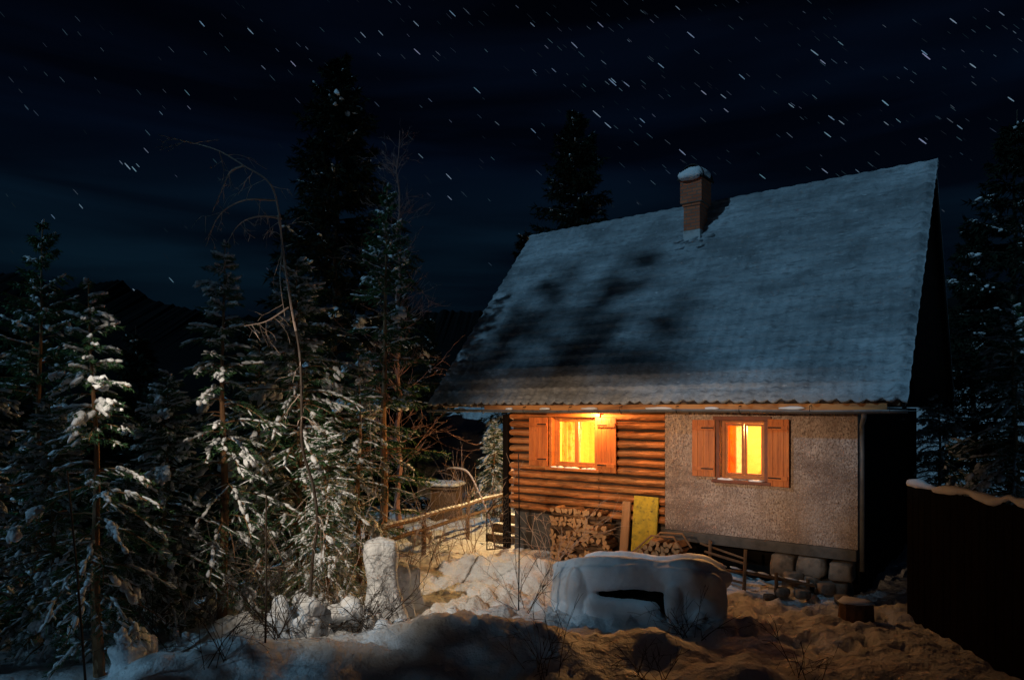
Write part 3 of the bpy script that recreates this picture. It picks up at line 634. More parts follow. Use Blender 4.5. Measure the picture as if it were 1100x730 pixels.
# ------------------------------------------------------------------ trees
def spruce_meshes(key, h, rb, seed, whorl=.30, per=5, twig_n=11, needle=9, droop=.55, z0=.12, snow=.5, clump=1.0, taper=.9, fineness=1.0, trunk_r=None, barelow=0.0):
    rs = np.random.RandomState(seed); tr = MB(); nd_v = []; sn = MB()
    tr_r = trunk_r or h*.011+.01
    lean = rs.uniform(-.02, .02, 2)*h
    def axis_p(z): k = z/h; return np.array([lean[0]*k*k+.02*math.sin(z*2.1+seed), lean[1]*k*k+.02*math.cos(z*1.7), z])
    zz = np.linspace(-.5, h, 22)
    tr.tube([axis_p(z) for z in zz], [tr_r*max(.06, (1-max(z, 0)/h))+.004 for z in zz], 8, wob=.06, seed=seed)
    z = h*z0
    while z < h*.985:
        k = 1-z/h
        n = per if k > .1 else max(3, per-2)
        a0 = rs.uniform(0, 6.28)
        for b in range(n):
            L_ = rb*(k**taper)*rs.uniform(.62, 1.18)+.06
            if z < h*(z0+.18): L_ *= rs.uniform(.5, 1.0)
            if rs.rand() < .07: continue
            a = a0+b*6.283/n+rs.uniform(-.35, .35); zz_ = z+rs.uniform(-.5, .5)*whorl
            up = rs.uniform(.0, .25)+.55*(1-k)**2; dr = droop*rs.uniform(.7, 1.35)*(.35+.65*k)
            d = np.array([math.cos(a), math.sin(a), 0]); sd_ = np.array([-math.sin(a), math.cos(a), 0]); o = axis_p(max(.02, zz_))
            m_ = 7; ts = np.linspace(0, 1, m_)
            bend = rs.uniform(-.15, .15)
            def bp_(t_): return o+d*(L_*t_)+sd_*(bend*L_*t_*t_)+np.array([0, 0, L_*(up*t_-dr*t_*t_+.12*t_**4)])
            pts = [bp_(t_) for t_ in ts]
            tr.tube(pts, [(.004+.010*L_*(1-t_))*(1.0 if h > 3 else .8) for t_ in ts], 4, cap=False)
            bare = rs.rand() < barelow*(k if k > .5 else 0)
            nt2 = max(4, int(twig_n*L_/rb*1.1*fineness)+3)
            for q in range(nt2*2):
                if bare and rs.rand() < .85: continue
                t_ = .12+.88*(q/(nt2*2)); side = 1 if q % 2 else -1
                tl = L_*rs.uniform(.16, .36)*(1-.55*t_)+.05
                p0 = bp_(t_); td = d*rs.uniform(.5, .95)+sd_*side*rs.uniform(.5, 1.0)+np.array([0, 0, -rs.uniform(.05, .65)]); td /= np.linalg.norm(td)
                # needle tufts along the twig
                nn = needle
                s_ = rs.uniform(0, 1, nn)*tl
                c = p0+td*s_[:, None]+np.stack([np.zeros(nn), np.zeros(nn), -s_*s_*.35], 1)
                r = rs.normal(0, 1, (nn, 3)); r -= (r@td)[:, None]*td*.3; r /= np.linalg.norm(r, axis=1)[:, None]
                dirn = td*.9+r*.75; dirn /= np.linalg.norm(dirn, axis=1)[:, None]
                ln = rs.uniform(.035, .07, (nn, 1))/fineness*clump; wd = (.0046 if clump < 1.2 else .0075)/fineness*clump
                sdv = np.cross(dirn, rs.normal(0, 1, (nn, 3))); sdv /= np.linalg.norm(sdv, axis=1)[:, None]+1e-9
                nd_v.append(np.stack([c-sdv*wd, c+sdv*wd, c+dirn*ln], 1).reshape(-1, 3))
                if rs.rand() < snow*.36: lump(sn, p0+td*tl*.5+np.array([0, 0, .006-.04*tl]), td, (tl*.48, .010+.012*rs.rand(), .010), rs, ICO1, .25)
            # snow resting on the limb: thin line or heavy drooping pad
            if rs.rand() < snow:
                t0 = rs.uniform(.15, .5)
                for t_ in np.arange(t0, .99, .10):
                    if rs.rand() < .18: continue
                    tg = bp_(min(1, t_+.05))-bp_(t_-.05)
                    lump(sn, bp_(t_)+np.array([0, 0, .015])+sd_*rs.uniform(-.03, .03), tg, (.06+.05*L_*rs.rand(), (.018+.028*L_*rs.rand())*clump**.5, .018+.02*rs.rand()), rs, ICO1, .25)
            if rs.rand() < snow*.55 and L_ > .22:
                t_ = rs.uniform(.5, .98); tg = bp_(t_)-bp_(t_-.12); tg /= np.linalg.norm(tg); sz = min(.24, (.06+.11*L_))*rs.choice([.5, .7, 1.0, 1.35])
                nq = rs.randint(4, 9)
                for q in range(nq):
                    lump(sn, bp_(t_)+sd_*rs.normal(0, .42)*sz+tg*rs.uniform(-1.1, 1.0)*sz+np.array([0, 0, .02-.8*sz*rs.rand()]), tg+np.array([0, 0, -.8])+sd_*rs.uniform(-.4, .4), (sz*rs.uniform(.35, .75), sz*rs.uniform(.25, .45), sz*rs.uniform(.22, .34)), rs, ICO2, .3)
        z += whorl*(.45+.75*k)*rs.uniform(.75, 1.25)
    nv = np.concatenate(nd_v); me_n = bpy.data.meshes.new(key+'_crown'); n = len(nv)
    me_n.vertices.add(n); me_n.vertices.foreach_set('co', nv.ravel()); me_n.loops.add(n); me_n.loops.foreach_set('vertex_index', np.arange(n))
    me_n.polygons.add(n//3); me_n.polygons.foreach_set('loop_start', np.arange(0, n, 3)); me_n.update(calc_edges=True); me_n.validate()
    return tr.mesh(key+'_trunk'), me_n, (sn.mesh(key+'_snow') if sn.n else None)
def spruce(meshes, x, y, label, s=1.0, rz=0, group='snowy spruces around the cottage', dark=False, z=None, name='spruce_tree'):
    zg = gz(x, y) if z is None else z
    r_ = empty(name, label, 'spruce tree', (x, y, zg-.05), rz, group); r_.scale = (s, s, s)
    tm_, cm_, sm_ = meshes
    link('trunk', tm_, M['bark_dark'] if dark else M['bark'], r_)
    link('crown', cm_, M['needles_shaded'] if dark else M['needles'], r_)
    if sm_: link('branch_snow', sm_, M['snow'], r_, smooth=True)
    return r_
sparse = spruce_meshes('sparse', 11.0, 2.1, 27, .55, 5, 8, 6, .30, .12, .10, 1.8, .75, .6)
def place(px, Y): return px_x(px, Y), Y
# young spruces in front, each its own growth
y1 = spruce_meshes('young_a', 4.9, 1.10, 21, .27, 5, 11, 17, 1.0, .10, .70, 1.0, .8, barelow=.5)
y2 = spruce_meshes('young_b', 5.6, 1.30, 22, .27, 5, 11, 17, 1.0, .08, .75, 1.0, .78, barelow=.3)
y3 = spruce_meshes('young_c', 5.4, 1.65, 23, .22, 7, 12, 18, .95, .03, .75, 1.05, .72)
mid = spruce_meshes('mid', 9.0, 1.7, 24, .44, 5, 12, 10, .45, .05, .60, 1.5, .75, .8)
tall = spruce_meshes('tall', 14.5, 4.1, 25, .42, 7, 16, 12, .40, .03, .14, 2.4, .80, .6)
far1 = spruce_meshes('far', 11.0, 2.6, 26, .45, 6, 11, 9, .35, .03, .13, 2.3, .8, .6)
def tr_at(meshes, h0, px, top, Y, label, rz, dark=False, **kw):
    x, y = place(px, Y); zg = gz(x, y)-.05; s = (EYE+(YH-top)/F*Y-zg)/h0
    return spruce(meshes, x, y, label, s, rz, dark=dark, **kw)
tr_at(y1, 4.9, 105, 300, 8.0, 'slim young spruce with bare reddish trunk at the far left foreground', .4)
tr_at(y2, 5.6, 240, 268, 9.8, 'slender young spruce with thin pale trunk and drooping snow pads', 1.9)
tr_at(y3, 5.4, 176, 400, 9.4, 'low bushy spruce filling the gap between the two left slim spruces', 5.2)
tr_at(y2, 5.6, 280, 352, 11.8, 'spruce half hidden between the slender and the bushy spruce', 0.9)
tr_at(y3, 5.4, 58, 425, 9.0, 'low dim spruce with boughs to the ground at the far left', 2.6)
tr_at(y3, 5.4, 136, 500, 8.8, 'smallest spruce tuft at the foot of the slim left spruce', 1.2)
tr_at(y3, 5.4, 352, 455, 10.2, 'small snow covered spruce beside the crooked trunk', 2.2)
tr_at(y3, 5.4, 322, 280, 10.9, 'bushy young spruce heaped with snow behind the dark crooked trunk', 3.0)
tr_at(y2, 5.6, 385, 372, 11.6, 'short spruce with warm lit boughs nearest the wire gate', 4.3)
tr_at(mid, 9.0, 412, 200, 15.5, 'tall narrow spruce with orange lit trunk and snow ledges', .8)
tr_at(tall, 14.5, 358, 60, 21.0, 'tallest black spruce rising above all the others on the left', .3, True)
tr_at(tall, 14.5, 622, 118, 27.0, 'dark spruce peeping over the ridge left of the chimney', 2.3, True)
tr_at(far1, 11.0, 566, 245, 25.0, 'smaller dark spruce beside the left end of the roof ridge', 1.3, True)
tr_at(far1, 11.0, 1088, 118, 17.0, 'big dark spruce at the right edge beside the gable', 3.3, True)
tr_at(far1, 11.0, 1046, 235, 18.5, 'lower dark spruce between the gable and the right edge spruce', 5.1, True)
tr_at(y3, 5.4, 1010, 395, 16.5, 'small snow heaped spruce just behind the dark gable corner', 2.1)
tr_at(y3, 5.4, 1092, 330, 14.5, 'snow clotted young spruce at the right edge above the fence', 0.6)
tr_at(mid, 9.0, 38, 240, 14.0, 'dim spruce at the left edge with broad snow pads', 1.1, True)
tr_at(y1, 4.9, -22, 350, 9.5, 'dim spruce half cut off by the left picture edge', 4.4, True)
tr_at(y3, 5.4, 530, 452, 19.5, 'low snowy spruce seen under the roof overhang left of the log corner', 4.0)
for i, (px, top, Y) in enumerate([(15, 340, 19), (150, 350, 21), (270, 345, 20), (310, 320, 24), (430, 310, 27), (462, 338, 31), (-60, 300, 20)]):
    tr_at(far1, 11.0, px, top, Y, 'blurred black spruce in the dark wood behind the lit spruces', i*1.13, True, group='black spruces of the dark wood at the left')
# moonlit wood to the left of the yard that throws its shade on the roof
def shade_tree(px, py, k, s_extra=0, i=0, lab=''):
    h = roof_hit(px, py); b = h-MD*k; top = h.z+k*math.tan(MOON_EL); zg = gz(b.x, b.y)
    return spruce(sparse if i % 2 else tall, b.x, b.y, 'tall spruce added unseen beyond the left edge to shade the yard', (top-zg)/(11.0 if i % 2 else 14.5), i*1.7, 'tall spruces beyond the left edge', dark=True)
shade_tree(628, 272, 15, i=1); shade_tree(708, 258, 16, i=3); shade_tree(752, 300, 18, i=5); shade_tree(560, 345, 15, i=7); shade_tree(660, 330, 17, i=9)
for i, (x, y, h_) in enumerate([(-7.2, 2.2, 11.2), (-7.0, .8, 12.0), (-6.6, -.6, 13), (-6.2, -2.8, 13), (-6.0, -5.2, 13)]):  # unseen spruces added, and widened, to shade the right ground and fence
    spruce(far1, x, y, 'tall spruce added unseen beyond the left edge to shade the yard', h_/11.0, i*2.1, 'tall spruces beyond the left edge', dark=True).scale = (h_/11*1.45, h_/11*1.45, h_/11)
spruce(sparse, -9.3, 2.75, 'tall spruce added unseen beyond the left edge to shade the yard', 12.2/11.0, 1.0, 'tall spruces beyond the left edge', dark=True).scale = (.95, .95, 1.1)  # sparse unseen spruce added to half shade the table

# bare broadleaf growth
def bare(mb, p, d, ln, r, depth, rs, curl=.25, gravity=0, kids=3, spread=.6):
    n = 6; pts = [np.array(p)]; dd = np.array(d, float); dd /= np.linalg.norm(dd)
    dirs = [dd]
    for i in range(n):
        dd = dd+rs.normal(0, curl/n*1.6, 3)+np.array([0, 0, -gravity/n]); dd /= np.linalg.norm(dd)
        pts.append(pts[-1]+dd*ln/n); dirs.append(dd)
    mb.tube(pts, [r*(1-.75*i/n)+.0012 for i in range(n+1)], 5 if depth > 1 else 3, cap=False)
    if depth <= 0: return
    for k in range(kids):
        i = rs.randint(1, n+1); q = dirs[i]+rs.normal(0, spread, 3)
        bare(mb, pts[i], q, ln*rs.uniform(.35, .68), r*.5*(1-.5*i/n)+.001, depth-1, rs, curl, gravity, kids, spread)
def curve_pts(ctrl, n=26):
    C_ = [np.array(tuple(c)) for c in ctrl]; C_ = [2*C_[0]-C_[1]]+C_+[2*C_[-1]-C_[-2]]; o = []
    for i in range(1, len(C_)-2):
        for t_ in np.linspace(0, 1, n, endpoint=False):
            a, b, c, d = C_[i-1:i+3]; o.append(.5*((2*b)+(-a+c)*t_+(2*a-5*b+4*c-d)*t_**2+(-a+3*b-3*c+d)*t_**3))
    o.append(C_[-2]); return o
# crooked dark trunk in front of the spruces whose top bows over to the left
rs = np.random.RandomState(31); YB_ = 8.9
tb = MB(); bow = [(332, 655), (336, 600), (341, 560), (336, 520), (325, 480), (324, 430), (322, 380), (313, 330), (304, 270), (299, 225), (289, 196), (262, 178), (235, 162), (205, 153), (170, 145)]
P = curve_pts([pix(a, b_, YB_+.12*math.sin(i)) for i, (a, b_) in enumerate(bow)], 6)
nb = int(len(P)*.46); RB = [max(.004, .021*(1-i/len(P))**.7+.002) for i in range(len(P))]
tl = MB(); tl.tube(P[:nb+1], RB[:nb+1], 7, wob=.12); tb.tube(P[nb:], RB[nb:], 6, wob=.1)
for br in ([(296, 215), (262, 215), (235, 232), (221, 265)], [(303, 235), (280, 232), (258, 240), (243, 262)], [(299, 232), (303, 262), (301, 300), (306, 340)], [(310, 330), (286, 345), (262, 350)], [(262, 178), (248, 184), (240, 200), (228, 228)]):
    q = curve_pts([pix(a, b_, YB_+.1*math.sin(a)) for a, b_ in br], 6); tb.tube(q, [.010*(1-i/len(q))+.003 for i in range(len(q))], 5)
    for _ in range(7):
        i = rs.randint(2, len(q)-1); bare(tb, q[i], (rs.normal(0, .5), rs.normal(0, .5), -.6), rs.uniform(.12, .34), .003, 1, rs, .5, .3, 2, .5)
for _ in range(26):
    i = rs.randint(10, len(P)-2); bare(tb, P[i], (rs.normal(0, .8), rs.normal(0, .6), rs.uniform(-.7, .4)), rs.uniform(.15, .5), .004, 1, rs, .5, .4, 3, .5)
bt = empty('bowed_birch', 'leafless dark tree with crooked trunk whose thin top bows left', 'bare tree', tuple(pix(332, 655, YB_)))
o = tl.build('trunk', M['bark_dark'], bt); o.matrix_parent_inverse = Matrix.Translation(-bt.location)
o = tb.build('bowed_branches', M['bark_pale'], bt); o.matrix_parent_inverse = Matrix.Translation(-bt.location)  # top of the same stem coloured paler to look lit
# bare reddish tree by the warm trunk
rs = np.random.RandomState(33); lt = MB(); x, y = place(428, 16.5); zb = gz(x, y); H_ = EYE+(YH-140)/F*16.5-zb
Pt = [np.array([x+.05*math.sin(k*2), y, zb-.3+(H_+.3)*k/20]) for k in range(21)]
lt.tube(Pt, [.075*(1-k/20.5)+.006 for k in range(21)], 6)
for k in range(115):
    i = rs.randint(4, 20); h_ = i/20; a = rs.uniform(0, 6.28)
    bare(lt, Pt[i]+np.array([0, 0, rs.uniform(-.2, .2)]), (math.cos(a), math.sin(a), rs.uniform(.35, 1.0)), (1.5*(1-h_)**.7+.25)*rs.uniform(.6, 1.1), .010*(1.2-h_), 2, rs, .5, -.05, 3, .42)
ltr = empty('bare_larch', 'leafless reddish tree with fine upright twigs above the orange lit trunk', 'bare tree', (x, y, zb)); M['twig_red'] = mat('reddish_twigs', (.34, .19, .16), .9, None, [(6, (.30, .17, .14), .45, .7)])
o = lt.build('trunk', M['twig_red'], ltr); o.matrix_parent_inverse = Matrix.Translation(-ltr.location)
# arching branch shrubs and thin saplings about the yard
def shrub(px, py, Y, ht, n, seed, label, mt='bark_pale', spread=.35, depth=2, group='bare shrubs about the yard', r=.006, arch=.5, name='bare_shrub'):
    rs = np.random.RandomState(seed); x, y = place(px, Y); z = gz(x, y); mb = MB()
    for k in range(n):
        a = rs.uniform(0, 6.28); l = ht*rs.uniform(.5, 1.05)
        bare(mb, (rs.normal(0, .09), rs.normal(0, .09), -.08), (math.cos(a)*spread, math.sin(a)*spread, 1), l, r*rs.uniform(.6, 1.2), depth, rs, .3, arch*rs.rand(), 3, .5)
    o = mb.build(name, M[mt], None); o.location = (x, y, z); return tag(o, label, 'shrub', group)
shrub(470, 590, 13.0, 1.9, 9, 41, 'bare lit shrub behind the snow bank near the rail fence')
shrub(505, 585, 14.5, 2.0, 8, 42, 'bare shrub just left of the wire gate')
shrub(432, 580, 12.0, 1.8, 9, 43, 'bare shrub below the orange lit trunk')
shrub(592, 620, 12.2, 1.5, 10, 44, 'spindly twiggy shrub before the log corner', spread=.6, arch=.9)
shrub(566, 640, 10.2, 1.1, 6, 45, 'low dark twigs beside the thin iron stake', mt='bark_dark', spread=.6)
shrub(395, 650, 9.0, 1.0, 12, 46, 'dark leafy looking twigs before the snow capped post', mt='bark_dark', spread=.9, depth=3)
shrub(300, 700, 8.2, 1.25, 10, 47, 'dark twig tangle at the foot of the crooked trunk', mt='bark_dark', spread=.6, depth=3)
shrub(236, 720, 7.6, 1.0, 7, 48, 'thin weeds in the bottom left snow', mt='bark_dark', spread=.4)
shrub(742, 665, 8.9, .75, 8, 49, 'small snow dotted shrub before the right end of the snowy table', mt='bark_dark', spread=.8)
shrub(590, 720, 7.7, .7, 9, 50, 'tuft of dead stalks at the bottom centre', mt='bark_dark', spread=.4)
shrub(700, 725, 7.6, .6, 7, 51, 'dead stalks on the reddish mound at the bottom', mt='bark_dark', spread=.5)
shrub(870, 725, 7.7, .8, 4, 52, 'few dead stalks on the trodden snow at bottom right', mt='bark_dark', spread=.4)
shrub(170, 640, 8.6, 1.3, 6, 53, 'thin bare stems between the two left young spruces', mt='bark_dark', spread=.4)
shrub(360, 610, 10.0, 1.7, 9, 54, 'bare stems under the bushy spruce', spread=.5)
# arched sapling with snow by the gate
am = MB(); ap = curve_pts([pix(532, 590, 13.6), pix(527, 560, 13.6), pix(515, 530, 13.6), pix(503, 508, 13.6), pix(488, 503, 13.6), pix(470, 506, 13.6)], 6)
am.tube(ap, [.018*(1-i/len(ap))+.004 for i in range(len(ap))], 6)
ar = empty('arched_sapling', 'thin sapling bent over in an arch with a line of snow', 'sapling', tuple(pix(532, 590, 13.6)))
o = am.build('trunk', M['bark_pale'], ar); o.matrix_parent_inverse = Matrix.Translation(-ar.location)
am = MB(); rs = np.random.RandomState(5)
for i in range(8, len(ap)-4): lump(am, np.array(ap[i])+np.array([0, 0, .018]), np.array(ap[i+1])-np.array(ap[i]), (.05, .02, .018), rs, ICO1)
o = am.build('branch_snow', M['snow_soft'], ar, smooth=True); o.matrix_parent_inverse = Matrix.Translation(-ar.location)
# plain stakes and poles
def stake(px, y0, y1, Y, r, label, mt='iron', px2=None):
    a = pix(px, y0, Y); b_ = pix(px2 or px, y1, Y); mb = MB(); mid_ = a.lerp(b_, .5)+Vector((.012, .0, 0))
    mb.tube([(0, 0, 0), tuple(mid_-a), tuple(b_-a)], [r, r*.9, r*.7], 6); o = mb.build('stake', M[mt], None); o.location = a; return tag(o, label, 'stake', None)
stake(557, 655, 487, 9.6, .011, 'thin black iron stake standing before the log corner')
stake(284, 735, 532, 7.8, .013, 'dark upright rod left of the crooked trunk', 'bark_dark', 286)
stake(92, 735, 505, 7.0, .012, 'leaning dark stem crossing the slim left spruce', 'bark_dark', 72)

# ------------------------------------------------------------------ snow covered things
def blob_obj(name, blobs, mt, parent=None, vox=.03, smooth=6, sq=1.0):
    mb = MB()
    for c, d in blobs: mb.add(np.sign(ICO3[0])*np.abs(ICO3[0])**sq*np.array(d)+np.array(c), ICO3[1])
    o = mb.build(name, mt, parent, smooth=True)
    rm = o.modifiers.new('remesh', 'REMESH'); rm.mode = 'VOXEL'; rm.voxel_size = vox; rm.use_smooth_shade = True
    sm = o.modifiers.new('smooth', 'SMOOTH'); sm.iterations = smooth; sm.factor = .6
    for ts_, st_ in ((.16, .035), (.05, .012)):
        tx = bpy.data.textures.new('snow_unevenness', 'CLOUDS'); tx.noise_scale = ts_
        dm = o.modifiers.new('uneven', 'DISPLACE'); dm.texture = tx; dm.strength = st_; dm.mid_level = .5
    return o
def snow_heap(px, py_top, Y, wd, ht, label, seed, name='snow_capped_post', box=True, group='snow capped posts at the left of the yard'):
    x, y = place(px, Y); ztop = EYE-(py_top-YH)/F*Y; zb = min(gz(x, y), ztop-.2); rs = np.random.RandomState(seed)
    r_ = empty(name, label, 'post', (x, y, zb), rs.uniform(0, 1), group)
    hh = ztop-zb; mb = MB(); mb.tube([(0, 0, -.2), (0, 0, hh-ht*.6)], wd*.32, 9, wob=.06); mb.build('post', M['darkwood'], r_)
    lv, na = 26, 28; vs = []; half = wd/2
    for a_ in range(lv+1):
        k = a_/lv; z_ = -.15+(hh+.15)*k; top_ = math.sqrt(max(0, 1-((k-.90)/.10)**2)) if k > .90 else 1
        w2 = half*(.92+.55*(1-k)**2.2+.10*math.exp(-((k-.84)/.12)**2)-.10*math.exp(-((k-.52)/.12)**2))*(.25+.75*top_ if k < 1 else .02)
        for b_ in range(na):
            t_ = b_*2*math.pi/na; ct, st_ = math.cos(t_), math.sin(t_); r2 = w2/((abs(ct)**4+abs(st_)**4)**.25)
            r2 *= 1+.16*noise.noise(Vector((ct*1.6+seed*7, st_*1.6, z_*2.6)))+.05*noise.noise(Vector((ct*5, st_*5, z_*9+seed)))
            vs.append((r2*ct+wd*.30*(1-k)**2, r2*st_, z_+(.03*noise.noise(Vector((ct, st_, seed))) if k > .8 else 0)))
    mb = MB(); mb.add(vs, [(a_*na+b_, a_*na+(b_+1) % na, (a_+1)*na+(b_+1) % na, (a_+1)*na+b_) for a_ in range(lv) for b_ in range(na)])
    mb.build('snow_cap', M['snow'], r_, smooth=True); return r_
snow_heap(409, 576, 9.7, .44, .58, 'tallest square snow capped post at the edge of the spruces', 1)
snow_heap(430, 603, 9.9, .26, .36, 'small snow capped post right of the tallest one', 2)
snow_heap(441, 606, 10.2, .24, .40, 'smallest snow capped post nearest the sunken path', 3)
snow_heap(136, 690, 7.9, .32, .50, 'snow capped post at the bottom left under the slim spruce', 4)
snow_heap(158, 682, 8.1, .20, .45, 'narrow snow capped post beside the bottom left one', 5)
# snow loaded low bushes
def snow_bush(px, py, Y, label, seed, s=1.0):
    x, y = place(px, Y); z = EYE-(py-YH)/F*Y; zb = gz(x, y); rs = np.random.RandomState(seed)
    r_ = empty('snow_laden_bush', label, 'bush', (x, y, zb), 0, 'snow laden bushes under the spruces'); mb = MB()
    for k in range(14): bare(mb, (rs.normal(0, .1), rs.normal(0, .1), -.1), (rs.normal(0, .5), rs.normal(0, .5), 1), (z-zb)*1.05, .008, 2, rs, .4, .6, 3, .6)
    mb.build('stems', M['bark_dark'], r_)
    hh = z-zb; bl_ = []
    for k in range(24):
        a = rs.uniform(0, 6.28); rr = .40*math.sqrt(rs.rand())*s; bl_.append(((math.cos(a)*rr, math.sin(a)*rr*.8, hh-.10-rr*rr*3.2-rs.rand()*.10), (rs.uniform(.07, .15)*s, rs.uniform(.07, .14)*s, rs.uniform(.06, .14)*s)))
    blob_obj('snow_load', bl_, M['snow_soft'], r_, .025, 2); return r_
snow_bush(318, 628, 8.9, 'rounded bush bent under snow before the crooked trunk', 1, 1.1)
snow_bush(372, 640, 9.2, 'snow heaped bush between crooked trunk and tallest post', 2, 1.2)
snow_bush(240, 676, 8.4, 'low snow heap at the foot of the slender spruce', 3, .9)
snow_bush(420, 655, 8.9, 'snow lump slumping down from the tallest capped post', 4, .9)

# snow laden garden table
tb_ = empty('garden_table', 'garden table and bench buried under a thick sagging blanket of snow', 'table', (1.95, 10.35, gz(1.95, 10.35)-.03), R(-17))
mb = MB(); mb.bb(-1.1, 1.1, -.28, .42, .62, .67); mb.build('tabletop', M['oldwood'], tb_, bevel=.006)
mb = MB(); mb.bb(-.60, .24, -.56, -.40, .16, .20); mb.build('bench_seat', M['darkwood'], tb_, bevel=.006)
for sx_ in (-.85, .85):
    for y0_, y1_ in ((-.62, -.1), (.3, .36)):
        mb = MB(); mb.tube([(sx_, y0_, 0), (sx_, y1_, .62)], .04, 6); mb.build('leg', M['oldwood'], tb_)
mb = MB(); mb.bb(-.9, .95, -.38, -.35, .05, .58); mb.build('slit_dark_board', M['darkwood'], tb_)  # dark board added behind the slit so it reads as shade
mb = MB(); mb.bb(-1.25, 1.22, -.2, .5, .02, .05); mb.build('base_board', M['oldwood'], tb_)
B_ = []
def strip(x0, x1, n, f):
    for x in np.linspace(x0, x1, n): B_.append(f(x))
top = lambda x: .83+.045*math.sin((x+.85)*2.9)+.12*ss(.15, .75, x)-.16*ss(.8, 1.2, x)-.05*ss(-.7, -1.2, x)
strip(-1.15, 1.15, 44, lambda x: ((x, -.34, top(x)-.07), (.15, .11, .12)))           # front rim
strip(-.80, 1.05, 40, lambda x: ((x, .36, top(x)-.14), (.16, .10, .12)))             # back rim
strip(-1.1, 1.1, 16, lambda x: ((x, .04, top(x)-.22), (.18, .32, .09)))              # hollow between
strip(-1.15, 1.1, 60, lambda x: ((x, -.49+.045*math.sin(x*5.3+.6), top(x)-.22+.035*math.sin(x*4+1)), (.12, .085, .19)))    # hanging apron
strip(-1.15, -.72, 16, lambda x: ((x, -.44, .30), (.15, .13, .34)))                   # left end falls to the ground
strip(-.62, .20, 30, lambda x: ((x, -.55, .215-.03*(x+.5)), (.13, .15, .155)))         # bench snow below the slit
strip(-.62, .16, 24, lambda x: ((x, -.62, .08), (.13, .12, .12)))
strip(.47, 1.12, 26, lambda x: ((x, -.45, .34), (.11, .13, .36)))                     # right folds
B_ += [((-.92, -.53, .42), (.19, .13, .34)), ((.50, -.57, .34), (.12, .12, .32)), ((.74, -.50, .62), (.13, .11, .22)), ((1.04, -.52, .66), (.13, .10, .14)), ((1.02, -.52, .34), (.13, .12, .15)), ((.86, -.62, .16), (.09, .09, .12)), ((1.0, -.60, .06), (.12, .1, .1)), ((-1.0, -.52, .12), (.24, .12, .14))]
blob_obj('snow_blanket', B_, M['snow_soft'], tb_, .022, 5)

# chopping block at the right
x, y = place(919, 9.9); cbk = empty('chopping_block', 'squat chopping block on the trodden snow by the cottage corner', 'chopping block', (x, y, gz(x, y)))
mb = MB(); mb.tube([(0, 0, -.1), (0, 0, .1), (.01, 0, .30)], [.26, .235, .225], 12, wob=.03); mb.build('block', M['fw_bark'], cbk)
mb = MB(); lump(mb, np.array([0, 0, .31]), np.array([1., 0, 0]), (.23, .2, .05), np.random.RandomState(1)); mb.build('snow_cap', M['snow_soft'], cbk, smooth=True)

# ------------------------------------------------------------------ firewood
def fw_mesh(kind, seed):
    rs = np.random.RandomState(seed); L_ = .34
    if kind == 'round': prof = [(math.cos(a)*(.058+rs.uniform(-.005, .005)), math.sin(a)*(.055+rs.uniform(-.005, .005))) for a in np.arange(10)*.6283]
    elif kind == 'half': prof = [(math.cos(a)*.080, math.sin(a)*.075-.03) for a in np.linspace(0, math.pi, 8)]
    else:
        k = rs.uniform(.8, 1.2); prof = [(-.055, -.045*k)]+[(-.055+math.cos(a)*.125, -.045+math.sin(a)*.11*k) for a in np.linspace(0, math.pi/2, 6)]
    n = len(prof); V = []
    for y in (-L_/2, -L_/6, L_/6, L_/2):
        for p in prof: V.append((p[0]+rs.uniform(-.004, .004), y+(rs.uniform(-.006, .006)), p[1]+rs.uniform(-.004, .004)))
    me = bpy.data.meshes.new('firewood_'+kind); fs = []
    for i in range(3):
        for j in range(n): fs.append((i*n+j, (i+1)*n+j, (i+1)*n+(j+1) % n, i*n+(j+1) % n))
    fs.append(tuple(range(n))); fs.append(tuple(range(3*n, 4*n))[::-1])
    me.from_pydata(V, [], fs); me.materials.append(M['fw_bark']); me.materials.append(M['fw_cut'])
    for i, p in enumerate(me.polygons):
        j = i % n
        if i >= 3*n: p.material_index = 1
        elif kind == 'half' and j == n-1: p.material_index = 1
        elif kind == 'split' and (j == n-1 or j == 0): p.material_index = 1
    me.update(); return me
FW = [fw_mesh(k, s_) for k, s_ in (('round', 1), ('half', 2), ('split', 3), ('split', 4), ('round', 5), ('half', 6), ('split', 7))]
def firewood(p, rz, roll, scl, label, group, pitch=0):
    o = bpy.data.objects.new('firewood_log', random.choice(FW)); COL.objects.link(o); o.location = p
    o.rotation_euler = (pitch, roll, rz); o.scale = scl; return tag(o, label, 'firewood', group)
random.seed(19)
zrow = .06; row = 0
while zrow < 1.08:
    xx = 3.20; lim = 4.46-(0 if row < 9 else .18)
    while xx < lim:
        wdt = random.uniform(.075, .125)
        if 3.78 < xx < 3.86 and row < 8: xx += .05
        dark = xx > 4.28
        crosswise = (row in (3, 7, 10)) or random.random() < .10
        if crosswise and not dark:
            firewood(hp(xx+.10, YW-.20-random.uniform(0, .06), zrow), -HA+R(90+random.uniform(-9, 9)), random.uniform(0, 6.28), (.85, .80, .80), 'split log laid lengthwise in the stack on the log wall', 'firewood logs stacked against the log wall'); xx += .27
        else:
            firewood(hp(xx+wdt/2, YW-.16-random.uniform(0, .07), zrow), -HA+R(random.uniform(-10, 10)), random.uniform(0, 6.28), (.85, 1.0, .85), 'split log end on in the stack against the log wall', 'firewood logs stacked against the log wall'); xx += wdt
    zrow += .087; row += 1
